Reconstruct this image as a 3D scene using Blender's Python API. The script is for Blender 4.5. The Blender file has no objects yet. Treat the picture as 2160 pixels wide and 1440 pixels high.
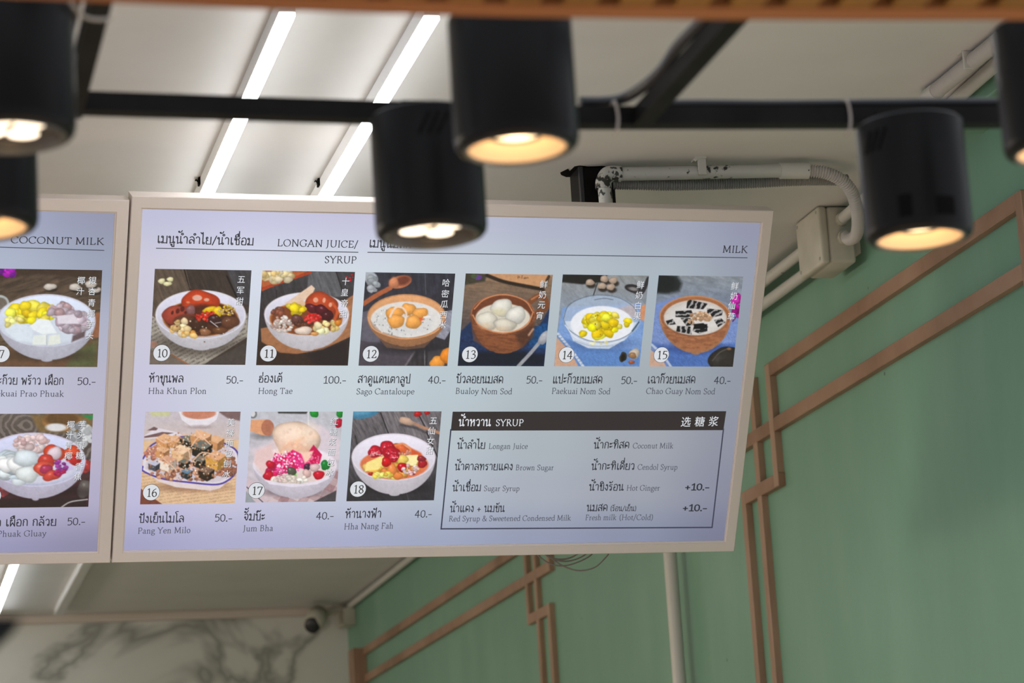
import bpy, bmesh, math, random
import numpy as np
from mathutils import Matrix, Vector

# ------------------------------------------------------------------ camera, world, light, exposure
S = bpy.context.scene
C = S.collection
W_IMG, H_IMG = 2160.0, 1440.0
FPX = 5646.11                        # focal length in pixels of the 2160 px frame
YAW, PITCH, ROLL = 0.25018133, 0.22399072, -0.06199871
EYE = np.array([0.0, 0.0, 1.55])

def _rot():
    cy, sy, cp, sp = math.cos(YAW), math.sin(YAW), math.cos(PITCH), math.sin(PITCH)
    f = np.array([sy*cp, cy*cp, sp]); r = np.array([cy, -sy, 0.0]); u = np.cross(r, f)
    c, s = math.cos(ROLL), math.sin(ROLL)
    return np.array([c*r+s*u, -s*r+c*u, f])
RM = _rot()

cam = bpy.data.cameras.new('camera'); cam_o = bpy.data.objects.new('camera', cam); C.objects.link(cam_o)
cam.sensor_fit = 'HORIZONTAL'; cam.sensor_width = 36.0; cam.lens = FPX/W_IMG*36.0
cam.clip_start = 0.05; cam.clip_end = 100
m = Matrix.Identity(4)
for i in range(3):
    m[i][0] = RM[0][i]; m[i][1] = RM[1][i]; m[i][2] = -RM[2][i]; m[i][3] = EYE[i]
cam_o.matrix_world = m
cam.dof.use_dof = True; cam.dof.focus_distance = 5.25; cam.dof.aperture_fstop = 7.0
S.camera = cam_o

wd = bpy.data.worlds.new('street_daylight'); S.world = wd; wd.use_nodes = True
wb = wd.node_tree.nodes['Background']
wb.inputs[0].default_value = (0.90, 0.94, 1.0, 1); wb.inputs[1].default_value = 0.95

S.view_settings.view_transform = 'Standard'; S.view_settings.look = 'None'
S.view_settings.exposure = 0.0; S.view_settings.gamma = 1.0; S.view_settings.use_curve_mapping = False

STRIP_POWER = 17.0       # emission of the ceiling strips
SPOT_WATT = 0.5          # warm lamps, glow inside the reflector
BEAM_WATT = 110.0         # and their beams on the floor

def area(name, loc, aim, sx, sy, watt, col):
    l = bpy.data.lights.new(name, 'AREA'); l.shape = 'RECTANGLE'; l.size = sx; l.size_y = sy; l.energy = watt; l.color = col
    o = bpy.data.objects.new(name, l); C.objects.link(o); o.location = loc
    o.rotation_euler = (Vector(aim)-Vector(loc)).to_track_quat('-Z', 'Y').to_euler(); return o
# unseen warm fill lights added along the left wall to brighten the interior
area('added_warm_fill', (-2.35, 6.6, 2.35), (2.2, 6.9, 1.0), 2.6, 0.5, 47, (1.0, 0.87, 0.70))
area('added_warm_fill', (-2.35, 10.2, 2.35), (2.0, 10.6, 1.4), 2.6, 0.5, 32, (1.0, 0.87, 0.70))

# ------------------------------------------------------------------ helpers
def lin(c):
    c = np.asarray(c, float)/255.0
    return np.where(c <= 0.04045, c/12.92, ((c+0.055)/1.055)**2.4)
def rgba(c):
    l = lin(c); return (float(l[0]), float(l[1]), float(l[2]), 1.0)

def ray(x, y):
    return RM.T @ np.array([(x-W_IMG/2)/FPX, (H_IMG/2-y)/FPX, 1.0])
def at_z(x, y, z):      # z is world height
    r = ray(x, y); return EYE + r*((z-EYE[2])/r[2])
def at_x(x, y, X):
    r = ray(x, y); return EYE + r*(X/r[0])
def at_y(x, y, Y):
    r = ray(x, y); return EYE + r*(Y/r[1])

OFF = {}
def link(o, parent=None):
    C.objects.link(o)
    if parent is not None: o.parent = parent
    return o
def tag(o, label=None, cat=None, group=None, kind=None):
    if label: o['label'] = label
    if cat: o['category'] = cat
    if group: o['group'] = group
    if kind: o['kind'] = kind
    return o
def thing(name, loc, label, cat, group=None):
    o = bpy.data.objects.new(name, None); o.empty_display_size = 0.05
    o.location = loc; C.objects.link(o); OFF[o.name] = np.array(loc, float)
    return tag(o, label, cat, group)
def obj(name, vf, mat, parent=None, col=None, smooth=False, sharp=None):
    v, f = vf
    v = np.asarray(v, float).reshape(-1, 3)
    off = OFF.get(parent.name, np.zeros(3)) if parent is not None else np.zeros(3)
    v = v - off
    me = bpy.data.meshes.new(name)
    me.from_pydata(v.tolist(), [], [list(map(int, q)) for q in f])
    if col is not None:
        ca = me.color_attributes.new('Col', 'FLOAT_COLOR', 'POINT')
        c4 = np.ones((len(v), 4), np.float32); c4[:, :3] = col
        ca.data.foreach_set('color', c4.ravel())
    if smooth:
        me.polygons.foreach_set('use_smooth', [True]*len(me.polygons))
        if sharp is not None: me.set_sharp_from_angle(angle=math.radians(sharp))
    me.materials.append(mat); me.update()
    o = bpy.data.objects.new(name, me); link(o, parent)
    OFF[o.name] = off
    return o
def join(*vfs):
    V = []; F = []; n = 0
    for v, f in vfs:
        v = np.asarray(v, float).reshape(-1, 3)
        V.append(v); F += [[i+n for i in q] for q in f]; n += len(v)
    return np.concatenate(V), F
def box(x0, x1, y0, y1, z0, z1):
    v = [(x, y, z) for x in (x0, x1) for y in (y0, y1) for z in (z0, z1)]
    return np.array(v, float), [(0, 1, 3, 2), (4, 6, 7, 5), (0, 4, 5, 1), (2, 3, 7, 6), (0, 2, 6, 4), (1, 5, 7, 3)]
def bbox(x0, x1, y0, y1, z0, z1, b=0.003, seg=2):
    bm = bmesh.new(); v, f = box(x0, x1, y0, y1, z0, z1)
    vs = [bm.verts.new(p) for p in v]
    for q in f: bm.faces.new([vs[i] for i in q])
    bmesh.ops.recalc_face_normals(bm, faces=bm.faces)
    bmesh.ops.bevel(bm, geom=list(bm.edges), offset=b, segments=seg, affect='EDGES', profile=0.5)
    bm.verts.index_update()
    r = (np.array([p.co[:] for p in bm.verts]), [[q.index for q in fc.verts] for fc in bm.faces]); bm.free()
    return r
def frame_of(pts):
    pts = np.asarray(pts, float); n = len(pts)
    T = np.gradient(pts, axis=0); T /= np.linalg.norm(T, axis=1)[:, None]
    up = np.array([0, 0, 1.0])
    if abs(T[0] @ up) > 0.95: up = np.array([0, 1.0, 0])
    a = np.cross(T[0], up); a /= np.linalg.norm(a); A = [a]
    for i in range(1, n):
        a = A[-1] - T[i]*(A[-1] @ T[i]); a /= np.linalg.norm(a); A.append(a)
    A = np.array(A); B = np.cross(T, A)
    return pts, T, A, B
def tube(pts, r, n=14, cap=True, square=False):
    pts, T, A, B = frame_of(pts); k = len(pts)
    r = np.broadcast_to(np.asarray(r, float), (k,))
    ang = np.arange(n)*2*math.pi/n
    cs, sn = np.cos(ang), np.sin(ang)
    if square:
        n = 4; cs, sn = np.array([1, -1, -1, 1.0]), np.array([1, 1, -1, -1.0])
    V = (pts[:, None] + r[:, None, None]*(cs[None, :, None]*A[:, None] + sn[None, :, None]*B[:, None])).reshape(-1, 3)
    F = [(i*n+j, i*n+(j+1) % n, (i+1)*n+(j+1) % n, (i+1)*n+j) for i in range(k-1) for j in range(n)]
    if cap: F += [tuple(range(n-1, -1, -1)), tuple((k-1)*n+j for j in range(n))]
    return V, F
def lathe(prof, n=48, cx=0, cy=0, closed=False):
    prof = np.asarray(prof, float); k = len(prof); ang = np.arange(n)*2*math.pi/n
    V = np.stack([cx+prof[:, 0][:, None]*np.cos(ang), cy+prof[:, 0][:, None]*np.sin(ang),
                  np.repeat(prof[:, 1][:, None], n, 1)], -1).reshape(-1, 3)
    F = [(i*n+j, i*n+(j+1) % n, (i+1)*n+(j+1) % n, (i+1)*n+j) for i in range(k-1) for j in range(n)]
    return V, F
def disc(cx, cy, z, r, n=32):
    ang = np.arange(n)*2*math.pi/n
    return np.stack([cx+r*np.cos(ang), cy+r*np.sin(ang), np.full(n, z)], -1), [tuple(range(n))]
def smooth_path(p, k=8):
    p = np.asarray(p, float); n = len(p)
    if n < 3: return p
    q = np.vstack([2*p[0]-p[1], p, 2*p[-1]-p[-2]]); out = []
    for i in range(1, n):
        p0, p1, p2, p3 = q[i-1], q[i], q[i+1], q[i+2]
        for t in np.arange(k)/k:
            out.append(0.5*((2*p1)+(-p0+p2)*t+(2*p0-5*p1+4*p2-p3)*t*t+(-p0+3*p1-3*p2+p3)*t**3))
    out.append(p[-1]); return np.array(out)

# ------------------------------------------------------------------ materials
def mat(name, base=(0.5, 0.5, 0.5), rough=0.6, spec=0.4, metal=0.0, emit=None, estr=0.0):
    M = bpy.data.materials.new(name); M.use_nodes = True
    b = M.node_tree.nodes['Principled BSDF']
    b.inputs['Base Color'].default_value = (*base, 1); b.inputs['Roughness'].default_value = rough
    b.inputs['Specular IOR Level'].default_value = spec; b.inputs['Metallic'].default_value = metal
    if emit is not None:
        b.inputs['Emission Color'].default_value = (*emit, 1); b.inputs['Emission Strength'].default_value = estr
    return M
def N(M, t, **kw):
    n = M.node_tree.nodes.new(t)
    for k, v in kw.items():
        if k in n.inputs.keys(): n.inputs[k].default_value = v
        else: setattr(n, k, v)
    return n
def L(M, a, b): M.node_tree.links.new(a, b)
def ramp(M, stops):
    r = M.node_tree.nodes.new('ShaderNodeValToRGB'); e = r.color_ramp.elements
    while len(e) < len(stops): e.new(0.5)
    for k, (p, c) in enumerate(stops):
        e[k].position = p; e[k].color = (*c, 1)
    return r
def coords(M, scale=(1, 1, 1), rot=(0, 0, 0)):
    tc = N(M, 'ShaderNodeTexCoord'); mp = N(M, 'ShaderNodeMapping')
    mp.inputs['Scale'].default_value = scale; mp.inputs['Rotation'].default_value = rot
    L(M, tc.outputs['Object'], mp.inputs['Vector']); return mp.outputs['Vector']
def bump(M, src, strength=0.1, dist=0.01):
    b = N(M, 'ShaderNodeBump'); b.inputs['Strength'].default_value = strength; b.inputs['Distance'].default_value = dist
    L(M, src, b.inputs['Height']); L(M, b.outputs['Normal'], M.node_tree.nodes['Principled BSDF'].inputs['Normal'])
def noisy(name, stops, scale=(4, 4, 4), detail=4, rough=0.6, spec=0.3, bstr=0.0, nscale=1.0, distort=0.0):
    M = mat(name, rough=rough, spec=spec); b = M.node_tree.nodes['Principled BSDF']
    n = N(M, 'ShaderNodeTexNoise'); n.inputs['Scale'].default_value = nscale; n.inputs['Detail'].default_value = detail
    n.inputs['Distortion'].default_value = distort
    L(M, coords(M, scale), n.inputs['Vector']); r = ramp(M, stops)
    L(M, n.outputs['Fac'], r.inputs['Fac']); L(M, r.outputs['Color'], b.inputs['Base Color'])
    if bstr: bump(M, n.outputs['Fac'], bstr, 0.004)
    return M

M_ceil = noisy('ceiling_paint', [(0.3, (0.60, 0.59, 0.575)), (0.7, (0.66, 0.65, 0.635))], (3, 3, 3), 5, 0.75, 0.25)
M_trim = mat('cornice_paint', (0.52, 0.45, 0.40), 0.5)
M_floor = noisy('warm_floor', [(0.3, (0.50, 0.44, 0.38)), (0.7, (0.58, 0.52, 0.45))], (2, 2, 2), 3, 0.5)
M_plain = mat('plain_wall_paint', (0.55, 0.53, 0.48), 0.7)
M_black = mat('black_powder_coat', (0.006, 0.006, 0.0066), 0.36, 0.13)
M_tube = noisy('black_tube_paint', [(0.35, (0.005, 0.0045, 0.0045)), (0.7, (0.010, 0.009, 0.009))], (20, 20, 20), 4, 0.5, 0.1)
M_void = mat('dark_opening', (0.003, 0.003, 0.003), 0.9, 0.1)
M_cable = mat('black_cable', (0.012, 0.012, 0.016), 0.35, 0.5)
M_tie = mat('grey_nylon', (0.34, 0.30, 0.27), 0.5)
M_frame = noisy('cream_aluminium', [(0.3, (0.67, 0.585, 0.545)), (0.7, (0.73, 0.64, 0.595))], (1.2, 1.2, 1.2), 4, 0.42, 0.4)
M_house = mat('strip_housing', (0.62, 0.62, 0.62), 0.5)
M_strip = mat('strip_diffuser', (0.9, 0.9, 0.9), 0.5, emit=(0.95, 0.98, 1.0), estr=STRIP_POWER)
M_led = mat('warm_led_lens', (0.9, 0.8, 0.7), 0.3, emit=(1.0, 0.84, 0.64), estr=2.4)
M_bulb = mat('warm_bulb_face', (0.9, 0.8, 0.7), 0.3, emit=(1.0, 0.74, 0.44), estr=1.7)
M_refl = mat('warm_reflector', (0.82, 0.60, 0.38), 0.4, 0.4)
M_ring = mat('trim_ring', (0.07, 0.07, 0.06), 0.3, 0.5)
M_wire = mat('grey_wire', (0.17, 0.14, 0.12), 0.35, 0.5)
M_boxp = noisy('aged_plastic', [(0.35, (0.42, 0.40, 0.33)), (0.62, (0.52, 0.50, 0.43))], (9, 9, 9), 6, 0.5, 0.4)
M_corr = mat('corrugated_conduit', (0.27, 0.27, 0.26), 0.5)
M_corrl = mat('light_corrugated_conduit', (0.44, 0.42, 0.40), 0.5)

def pvc(name, base, dirt):
    M = mat(name, base, 0.4, 0.4); b = M.node_tree.nodes['Principled BSDF']
    v = coords(M, (60, 60, 60)); n = N(M, 'ShaderNodeTexNoise'); n.inputs['Scale'].default_value = 1.3; n.inputs['Detail'].default_value = 6
    L(M, v, n.inputs['Vector']); n2 = N(M, 'ShaderNodeTexNoise'); n2.inputs['Scale'].default_value = 0.12
    L(M, v, n2.inputs['Vector'])
    mu = N(M, 'ShaderNodeMath', operation='MULTIPLY'); L(M, n.outputs['Fac'], mu.inputs[0]); L(M, n2.outputs['Fac'], mu.inputs[1])
    r = ramp(M, [(0.0, base), (dirt, base), (dirt+0.03, (0.03, 0.03, 0.025)), (1.0, (0.03, 0.03, 0.025))])
    L(M, mu.outputs[0], r.inputs['Fac']); L(M, r.outputs['Color'], b.inputs['Base Color']); return M
M_pvc = pvc('grimy_white_pvc', (0.44, 0.44, 0.41), 0.36)
M_pvcd = pvc('dirty_white_pvc', (0.46, 0.46, 0.43), 0.27)
M_pvcc = pvc('white_pvc', (0.50, 0.49, 0.46), 0.45)

def wood(name, a, b_, c, scale, rough=0.45):
    M = mat(name, rough=rough, spec=0.3); b = M.node_tree.nodes['Principled BSDF']
    v = coords(M, scale); n = N(M, 'ShaderNodeTexNoise'); n.inputs['Scale'].default_value = 1.0; n.inputs['Detail'].default_value = 6; n.inputs['Roughness'].default_value = 0.6
    L(M, v, n.inputs['Vector']); r = ramp(M, [(0.3, a), (0.5, b_), (0.72, c)])
    L(M, n.outputs['Fac'], r.inputs['Fac']); L(M, r.outputs['Color'], b.inputs['Base Color']); bump(M, n.outputs['Fac'], 0.08, 0.002)
    return M
M_lat = wood('lattice_wood', (0.19, 0.105, 0.065), (0.29, 0.172, 0.112), (0.35, 0.225, 0.155), (14, 3.5, 3.5))
M_latv = wood('lattice_stile_wood', (0.21, 0.125, 0.08), (0.32, 0.20, 0.135), (0.39, 0.265, 0.19), (14, 14, 2.5))
M_orange = wood('orange_varnished_wood', (0.20, 0.064, 0.018), (0.26, 0.09, 0.026), (0.30, 0.11, 0.035), (2, 25, 25), 0.4)
M_slat = wood('amber_slat_wood', (0.15, 0.062, 0.008), (0.21, 0.09, 0.012), (0.25, 0.115, 0.018), (20, 2, 20), 0.4)

def green_wall():
    M = mat('green_wall_paint', rough=0.42, spec=0.35); b = M.node_tree.nodes['Principled BSDF']
    v = coords(M, (1, 1, 1))
    n = N(M, 'ShaderNodeTexNoise'); n.inputs['Scale'].default_value = 1.6; n.inputs['Detail'].default_value = 5; L(M, v, n.inputs['Vector'])
    v2 = coords(M, (1, 7, 2.2)); n2 = N(M, 'ShaderNodeTexNoise'); n2.inputs['Scale'].default_value = 1.0; n2.inputs['Detail'].default_value = 4; L(M, v2, n2.inputs['Vector'])
    r = ramp(M, [(0.30, (0.142, 0.285, 0.200)), (0.52, (0.162, 0.312, 0.224)), (0.72, (0.198, 0.352, 0.258))])
    mx = N(M, 'ShaderNodeMix', data_type='FLOAT'); mx.inputs[0].default_value = 0.5
    L(M, n.outputs['Fac'], mx.inputs[2]); L(M, n2.outputs['Fac'], mx.inputs[3]); L(M, mx.outputs[0], r.inputs['Fac'])
    # small dark flecks
    n3 = N(M, 'ShaderNodeTexVoronoi'); n3.inputs['Scale'].default_value = 7.0; L(M, v, n3.inputs['Vector'])
    r3 = ramp(M, [(0.0, (0.25, 0.25, 0.25)), (0.025, (0.3, 0.3, 0.3)), (0.035, (1, 1, 1)), (1, (1, 1, 1))])
    L(M, n3.outputs['Distance'], r3.inputs['Fac'])
    mm = N(M, 'ShaderNodeMix', data_type='RGBA', blend_type='MULTIPLY'); mm.inputs[0].default_value = 0.8
    L(M, r.outputs['Color'], mm.inputs[6]); L(M, r3.outputs['Color'], mm.inputs[7]); L(M, mm.outputs[2], b.inputs['Base Color'])
    v4 = coords(M, (30, 30, 30)); n4 = N(M, 'ShaderNodeTexNoise'); n4.inputs['Scale'].default_value = 1.0; L(M, v4, n4.inputs['Vector'])
    bump(M, n4.outputs['Fac'], 0.12, 0.003)
    return M
M_green = green_wall()

def marble():
    M = mat('white_marble', rough=0.3, spec=0.4); b = M.node_tree.nodes['Principled BSDF']
    v = coords(M, (1, 1, 1), (0, 0.5, 0))
    n = N(M, 'ShaderNodeTexNoise'); n.inputs['Scale'].default_value = 1.35; n.inputs['Detail'].default_value = 4; n.inputs['Distortion'].default_value = 0.8
    L(M, v, n.inputs['Vector'])
    sub = N(M, 'ShaderNodeMath', operation='SUBTRACT'); sub.inputs[1].default_value = 0.5; L(M, n.outputs['Fac'], sub.inputs[0])
    ab = N(M, 'ShaderNodeMath', operation='ABSOLUTE'); L(M, sub.outputs[0], ab.inputs[0])
    r = ramp(M, [(0.0, (0.26, 0.26, 0.24)), (0.014, (0.36, 0.36, 0.33)), (0.045, (0.56, 0.56, 0.52)), (0.12, (0.60, 0.60, 0.56))])
    L(M, ab.outputs[0], r.inputs['Fac']); L(M, r.outputs['Color'], b.inputs['Base Color']); return M
M_marble = marble()

def print_mat():
    M = mat('backlit_print', (0.02, 0.02, 0.02), 0.3, 0.12); b = M.node_tree.nodes['Principled BSDF']
    a = N(M, 'ShaderNodeVertexColor'); a.layer_name = 'Col'
    L(M, a.outputs['Color'], b.inputs['Emission Color']); b.inputs['Emission Strength'].default_value = 1.0
    return M
M_print = print_mat()

# ------------------------------------------------------------------ room shell (floor 0, ceiling 3.15)
ZC = 3.15; XW = 2.235; YB = 12.13; YF = 4.22; XL = -2.6
def struct(name, vf, m): return tag(obj(name, vf, m), kind='structure')
struct('floor', box(-6, XW+0.1, -6, YB+0.1, -0.1, 0), M_floor)
struct('ceiling', box(XL, XW+0.1, YF, YB+0.1, ZC, ZC+0.1), M_ceil)
struct('wall_right', box(XW, XW+0.1, 3.2, YB, 0, ZC), M_green)
struct('wall_back', box(XL, XW+0.1, YB, YB+0.1, 0, ZC), M_marble)
struct('wall_left', box(XL-0.1, XL, YF, YB, 0, ZC), M_plain)
struct('trim_1', bbox(XL, XW, YB-0.03, YB, ZC-0.04, ZC, 0.006), M_trim)
struct('trim_2', box(XL, XW, YF-0.16, YF, ZC-0.012, ZC+0.3), M_trim)

struct('trim_3', bbox(2.147, XW+0.01, 3.2, 4.80, 3.105, ZC, 0.004), M_green)

# ------------------------------------------------------------------ ceiling strip lights
def strip_light(x, y0, y1, label, lit=True, group='lit ceiling strips'):
    t = thing('strip_light', (x, (y0+y1)/2, ZC), label, 'ceiling light', group)
    w = 0.0135 if lit else 0.019
    obj('housing', bbox(x-w-0.001, x+w+0.001, y0, y1, ZC-0.030, ZC, 0.002), M_house, t)
    if lit:
        prof = [(-w, 0), (-w, -0.006), (-w*0.7, -0.010), (w*0.7, -0.010), (w, -0.006), (w, 0)]
        V = []; k = len(prof)
        for y in (y0+0.004, y1-0.004):
            V += [(x+a, y, ZC-0.030+b) for a, b in prof]
        F = [(i, i+1, k+i+1, k+i) for i in range(k-1)] + [tuple(range(k-1, -1, -1)), tuple(range(k, 2*k))]
        d = obj('diffuser', (V, F), M_strip, t); tag(d, 'glowing white diffuser')
    for y in ((5.31,) if y0 < 5 else ()):
        obj('clip', join(box(x-w-0.005, x-w-0.0012, y-0.009, y+0.009, ZC-0.016, ZC-0.0005), tube([(x-w-0.004, y, ZC-0.010), (x-w-0.010, y-0.008, ZC-0.006), (x-w-0.009, y+0.01, ZC-0.003)], 0.0015, 6)), M_void, t)
    return t
strip_light(0.727, 4.235, 5.85, 'glowing white ceiling strip nearer the black cylinder lamp at far left')
strip_light(0.977, 4.235, 5.85, 'glowing white ceiling strip running down behind the middle black lamp')
strip_light(0.622, 9.6, 11.86, 'glowing white strip light seen under the left menu board, near marble wall')
strip_light(0.905, 9.6, 11.92, 'unlit pale strip light under the gap between the menu boards', lit=False, group='unlit ceiling strips')

# ------------------------------------------------------------------ wooden lattice on the green wall
def slat_y(y0, y1, zc, w=0.034, p=0.018, s=None): return bbox(XW-p, XW+0.001, y0, y1, zc-w/2, zc+w/2, 0.0012, 1)
k_ = (XW-0.018)/2.262          # wall distance correction
def zz(z): return 1.55 + z*k_
def yy(y): return y*k_
def lattice(name, label, rails, stiles, group='wooden lattice trims'):
    t = thing(name, (XW, (rails[0][0]+rails[0][1])/2*k_, 1.55), label, 'wall trim', group)
    for y0, y1, z in rails: obj('rail', slat_y(yy(y0), yy(y1), zz(z)), M_lat, t)
    for y, z0, z1, p in stiles: obj('stile', bbox(XW-p, XW+0.001, yy(y)-0.0155, yy(y)+0.0155, zz(z0), zz(z1), 0.0012, 1), M_latv, t)
    return t
lattice('wood_lattice', 'brown wooden lattice trim on green wall right of the main menu board',
        [(4.713, 6.286, 1.395), (4.745, 6.615, 1.252), (6.250, 6.547, 1.113)],
        [(6.269, 1.097, 1.410, 0.0185), (6.407, -1.5, 1.405, 0.0175), (6.531, -1.5, 1.128, 0.0185), (4.727, 1.09, 1.411, 0.0185), (6.60, 1.236, 1.55, 0.0185), (4.60, -1.5, 1.40, 0.0175)])
lattice('wood_lattice', 'brown wooden lattice trim on green wall below the menu board, near marble wall',
        [(8.853, 11.92, 1.368), (8.540, 11.92, 1.244), (8.575, 8.884, 1.106)],
        [(8.868, 1.09, 1.384, 0.0185), (8.745, -1.5, 1.405, 0.0175), (8.590, -1.5, 1.122, 0.0185), (8.555, 1.228, 1.55, 0.0185)])
t = thing('wood_post', (XW-0.03, yy(12.03), 0), 'short dark brown wooden post where the rear lattice meets the marble corner', 'post')
obj('post', bbox(XW-0.062, XW, yy(11.93), yy(12.05), 0, zz(1.385), 0.002, 1), M_lat, t)

# ------------------------------------------------------------------ pipes, conduits, boxes near the corner
def corrugated(pts, r, pitch=0.0042, amp=0.0016, n=14):
    p = smooth_path(pts, 12); d = np.r_[0, np.cumsum(np.linalg.norm(np.diff(p, axis=0), axis=1))]
    per = max(3, int(round(d[-1]/pitch))); k = per*8+1; sl = np.linspace(0, d[-1], k)
    q = np.stack([np.interp(sl, d, p[:, i]) for i in range(3)], -1)
    return tube(q, r + amp*np.cos(np.arange(k)/8*2*math.pi), n)
ZP = ZC-0.028
pe = at_y(1272, 366, 5.165); pa = at_y(1305, 367, 5.165); pb = at_y(1648, 360, 5.125); pc = at_y(1705, 360, 5.12)
rP = 0.0145
t = thing('pvc_pipe', pa, 'grimy white pipe with an elbow behind the top of the main menu board', 'pipe')
obj('straight_pipe', tube([pa+(pa-pb)*0.02, pb], rP, 20), M_pvc, t, smooth=True, sharp=40)
el = smooth_path([pe+(0, 0, -0.14)+0*pa, pe+(0.0, 0, -0.045), pe+(0.002, 0, -0.022), pe+(0.010, 0, -0.004), pe+(0.022, 0, 0.0)+0*pa, pa+(pb-pa)*0.015], 8)
obj('elbow', tube(smooth_path([pe+(-0.0015, 0, -0.034), pe+(0.000, 0, -0.018), pe+(0.008, 0, -0.004), pe+(0.018, 0, 0.0), pa+(0.004, 0, 0)], 8), rP+0.0026, 20), M_pvcd, t, smooth=True, sharp=40)
obj('drop_pipe', tube([pe+(0.001, 0, -0.03), pe+(0.005, 0, -0.19)], rP, 20), M_pvc, t, smooth=True, sharp=40)
obj('coupling', tube([pb-(pb-pa)*0.01, pc], rP+0.003, 20), M_pvcc, t, smooth=True, sharp=40)
pk = at_y(1476, 362, 5.145)
tag(obj('pipe_clamp', join(bbox(pk[0]-0.009, pk[0]+0.009, pk[1]-0.021, pk[1]-0.0145, pk[2]-0.012, ZC, 0.001, 1),
        box(pk[0]-0.014, pk[0]+0.009, pk[1]-0.024, pk[1]+0.01, ZC-0.004, ZC),
        tube([(pk[0]-0.016, pk[1]-0.02, ZC-0.008), (pk[0]-0.006, pk[1]-0.022, ZC-0.001)], 0.0025, 6)), M_pvcc),
    'small white clamp holding the grimy pipe to the ceiling', 'clamp')

# junction box under the ceiling, close to the wall
bx0, bx1, by0, by1, bz0, bz1 = 2.128, 2.212, 5.475, 5.625, ZC-0.134, ZC-0.002
t = thing('junction_box', ((bx0+bx1)/2, (by0+by1)/2, bz0), 'cream plastic junction box with rounded edges near ceiling by the right lamp', 'junction box')
obj('body', bbox(bx0+0.022, bx1, by0, by1, bz0, bz1, 0.008, 3), M_boxp, t, smooth=True, sharp=50)
ld = obj('lid', bbox(bx0, bx0+0.0215, by0-0.001, by1+0.001, bz0-0.001, bz1, 0.007, 3), M_boxp, t, smooth=True, sharp=50)
for y in (by0+0.012, by1-0.012):
    for z in (bz0+0.012, bz1-0.012):
        obj('screw', tube([(bx0-0.0006, y, z), (bx0+0.004, y, z)], 0.0042, 12), M_corr, ld)
obj('mounting_block', box(bx1-0.002, XW, by0+0.03, by1-0.03, bz0+0.03, bz1-0.02), M_boxp, t)
bz0 += 0.012
for zc_ in (bz0+0.088, bz0+0.045):
    obj('port', tube([(bx0+0.055, by0-0.016, zc_), (bx0+0.055, by0+0.002, zc_)], 0.0155, 20), M_boxp, t, smooth=True, sharp=40)

# conduits beyond the box, along the corner to the back wall
for zc_, xo, lab in ((bz0+0.088, 0.0, 'upper'), (bz0+0.040, 0.012, 'lower')):
    tag(obj('conduit', tube([(bx0+0.060+xo, by1-0.002, zc_), (XW-0.030, 8.2, ZC-0.024 if lab == 'upper' else ZC-0.062), (XW-0.02, YB-0.19 if lab == 'upper' else 8.3, ZC-0.022 if lab == 'upper' else ZC-0.064)], 0.0135, 16), M_pvcc, smooth=True, sharp=40),
        '%s white conduit running from junction box along the ceiling corner, behind board edge' % lab, 'conduit')
# conduits on the camera side of the box
zr = ZC-0.020
g = at_z(1975, 192, zr); h = at_z(2092, 97, zr)
tag(obj('flexible_conduit', corrugated([g, (g+h)/2, h, h+(h-g)*0.8], 0.0150, 0.0042, 0.001), M_corrl, smooth=True),
    'pale ribbed conduit along ceiling corner at top right', 'conduit')
tag(obj('conduit_coupling', tube([g+(g-h)*0.16, g+(h-g)*0.02], 0.0172, 18), M_pvcc, smooth=True, sharp=40), 'grey coupling where the pale ribbed conduit ends above right lamp', 'coupling')
b0 = at_z(2010, 217, ZC-0.0145); b1 = at_z(2082, 152, ZC-0.0145)
tag(obj('conduit', tube(smooth_path([(bx0+0.055, by0-0.010, bz0+0.088), (bx0+0.050, 5.25, bz0+0.092), (2.150, 4.95, b0[2]-0.006), b0, b1, b1+(b1-b0)*1.2], 6), 0.0135, 16), M_pvcc, smooth=True, sharp=40),
    'beige conduit from junction box running up right, under the ribbed one', 'conduit')
q = at_z(2046, 136, zr)
tag(obj('conduit_clamp', join(bbox(q[0]-0.022, q[0]-0.002, q[1]-0.022, q[1]-0.0165, q[2]-0.016, ZC, 0.001, 1), box(q[0]-0.024, q[0]+0.03, q[1]-0.02, q[1]+0.0, ZC-0.003, ZC)), M_pvcc), 'small white clip on the pale ribbed conduit at top right', 'clamp')
# ribbed hose from the coupling down to the lower port
cpts = [pc+(-0.004, 0, 0), at_y(1740, 364, 5.115), at_y(1772, 378, 5.12), at_y(1795, 402, 5.135), at_y(1807, 440, 5.17), at_y(1810, 475, 5.24), at_y(1805, 497, 5.33), at_y(1792, 505, 5.41), np.array([bx0+0.058, by0-0.012, bz0+0.045])]
tag(obj('flexible_conduit', corrugated(cpts, 0.0122, 0.0056, 0.0020), M_corrl, smooth=True), 'ribbed hose curving from the grimy pipe down into junction box', 'conduit')
tag(obj('flexible_conduit', corrugated([at_y(1294, 387, 5.20), at_y(1340, 388, 5.20), at_y(1420, 390, 5.195), at_y(1560, 386, 5.19), at_y(1680, 380, 5.18), at_y(1740, 379, 5.185), at_y(1786, 380, 5.19)], 0.0112, 0.0052, 0.0019), M_corr, smooth=True), 'dark grey ribbed hose hanging just under the grimy pipe', 'conduit')

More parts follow.
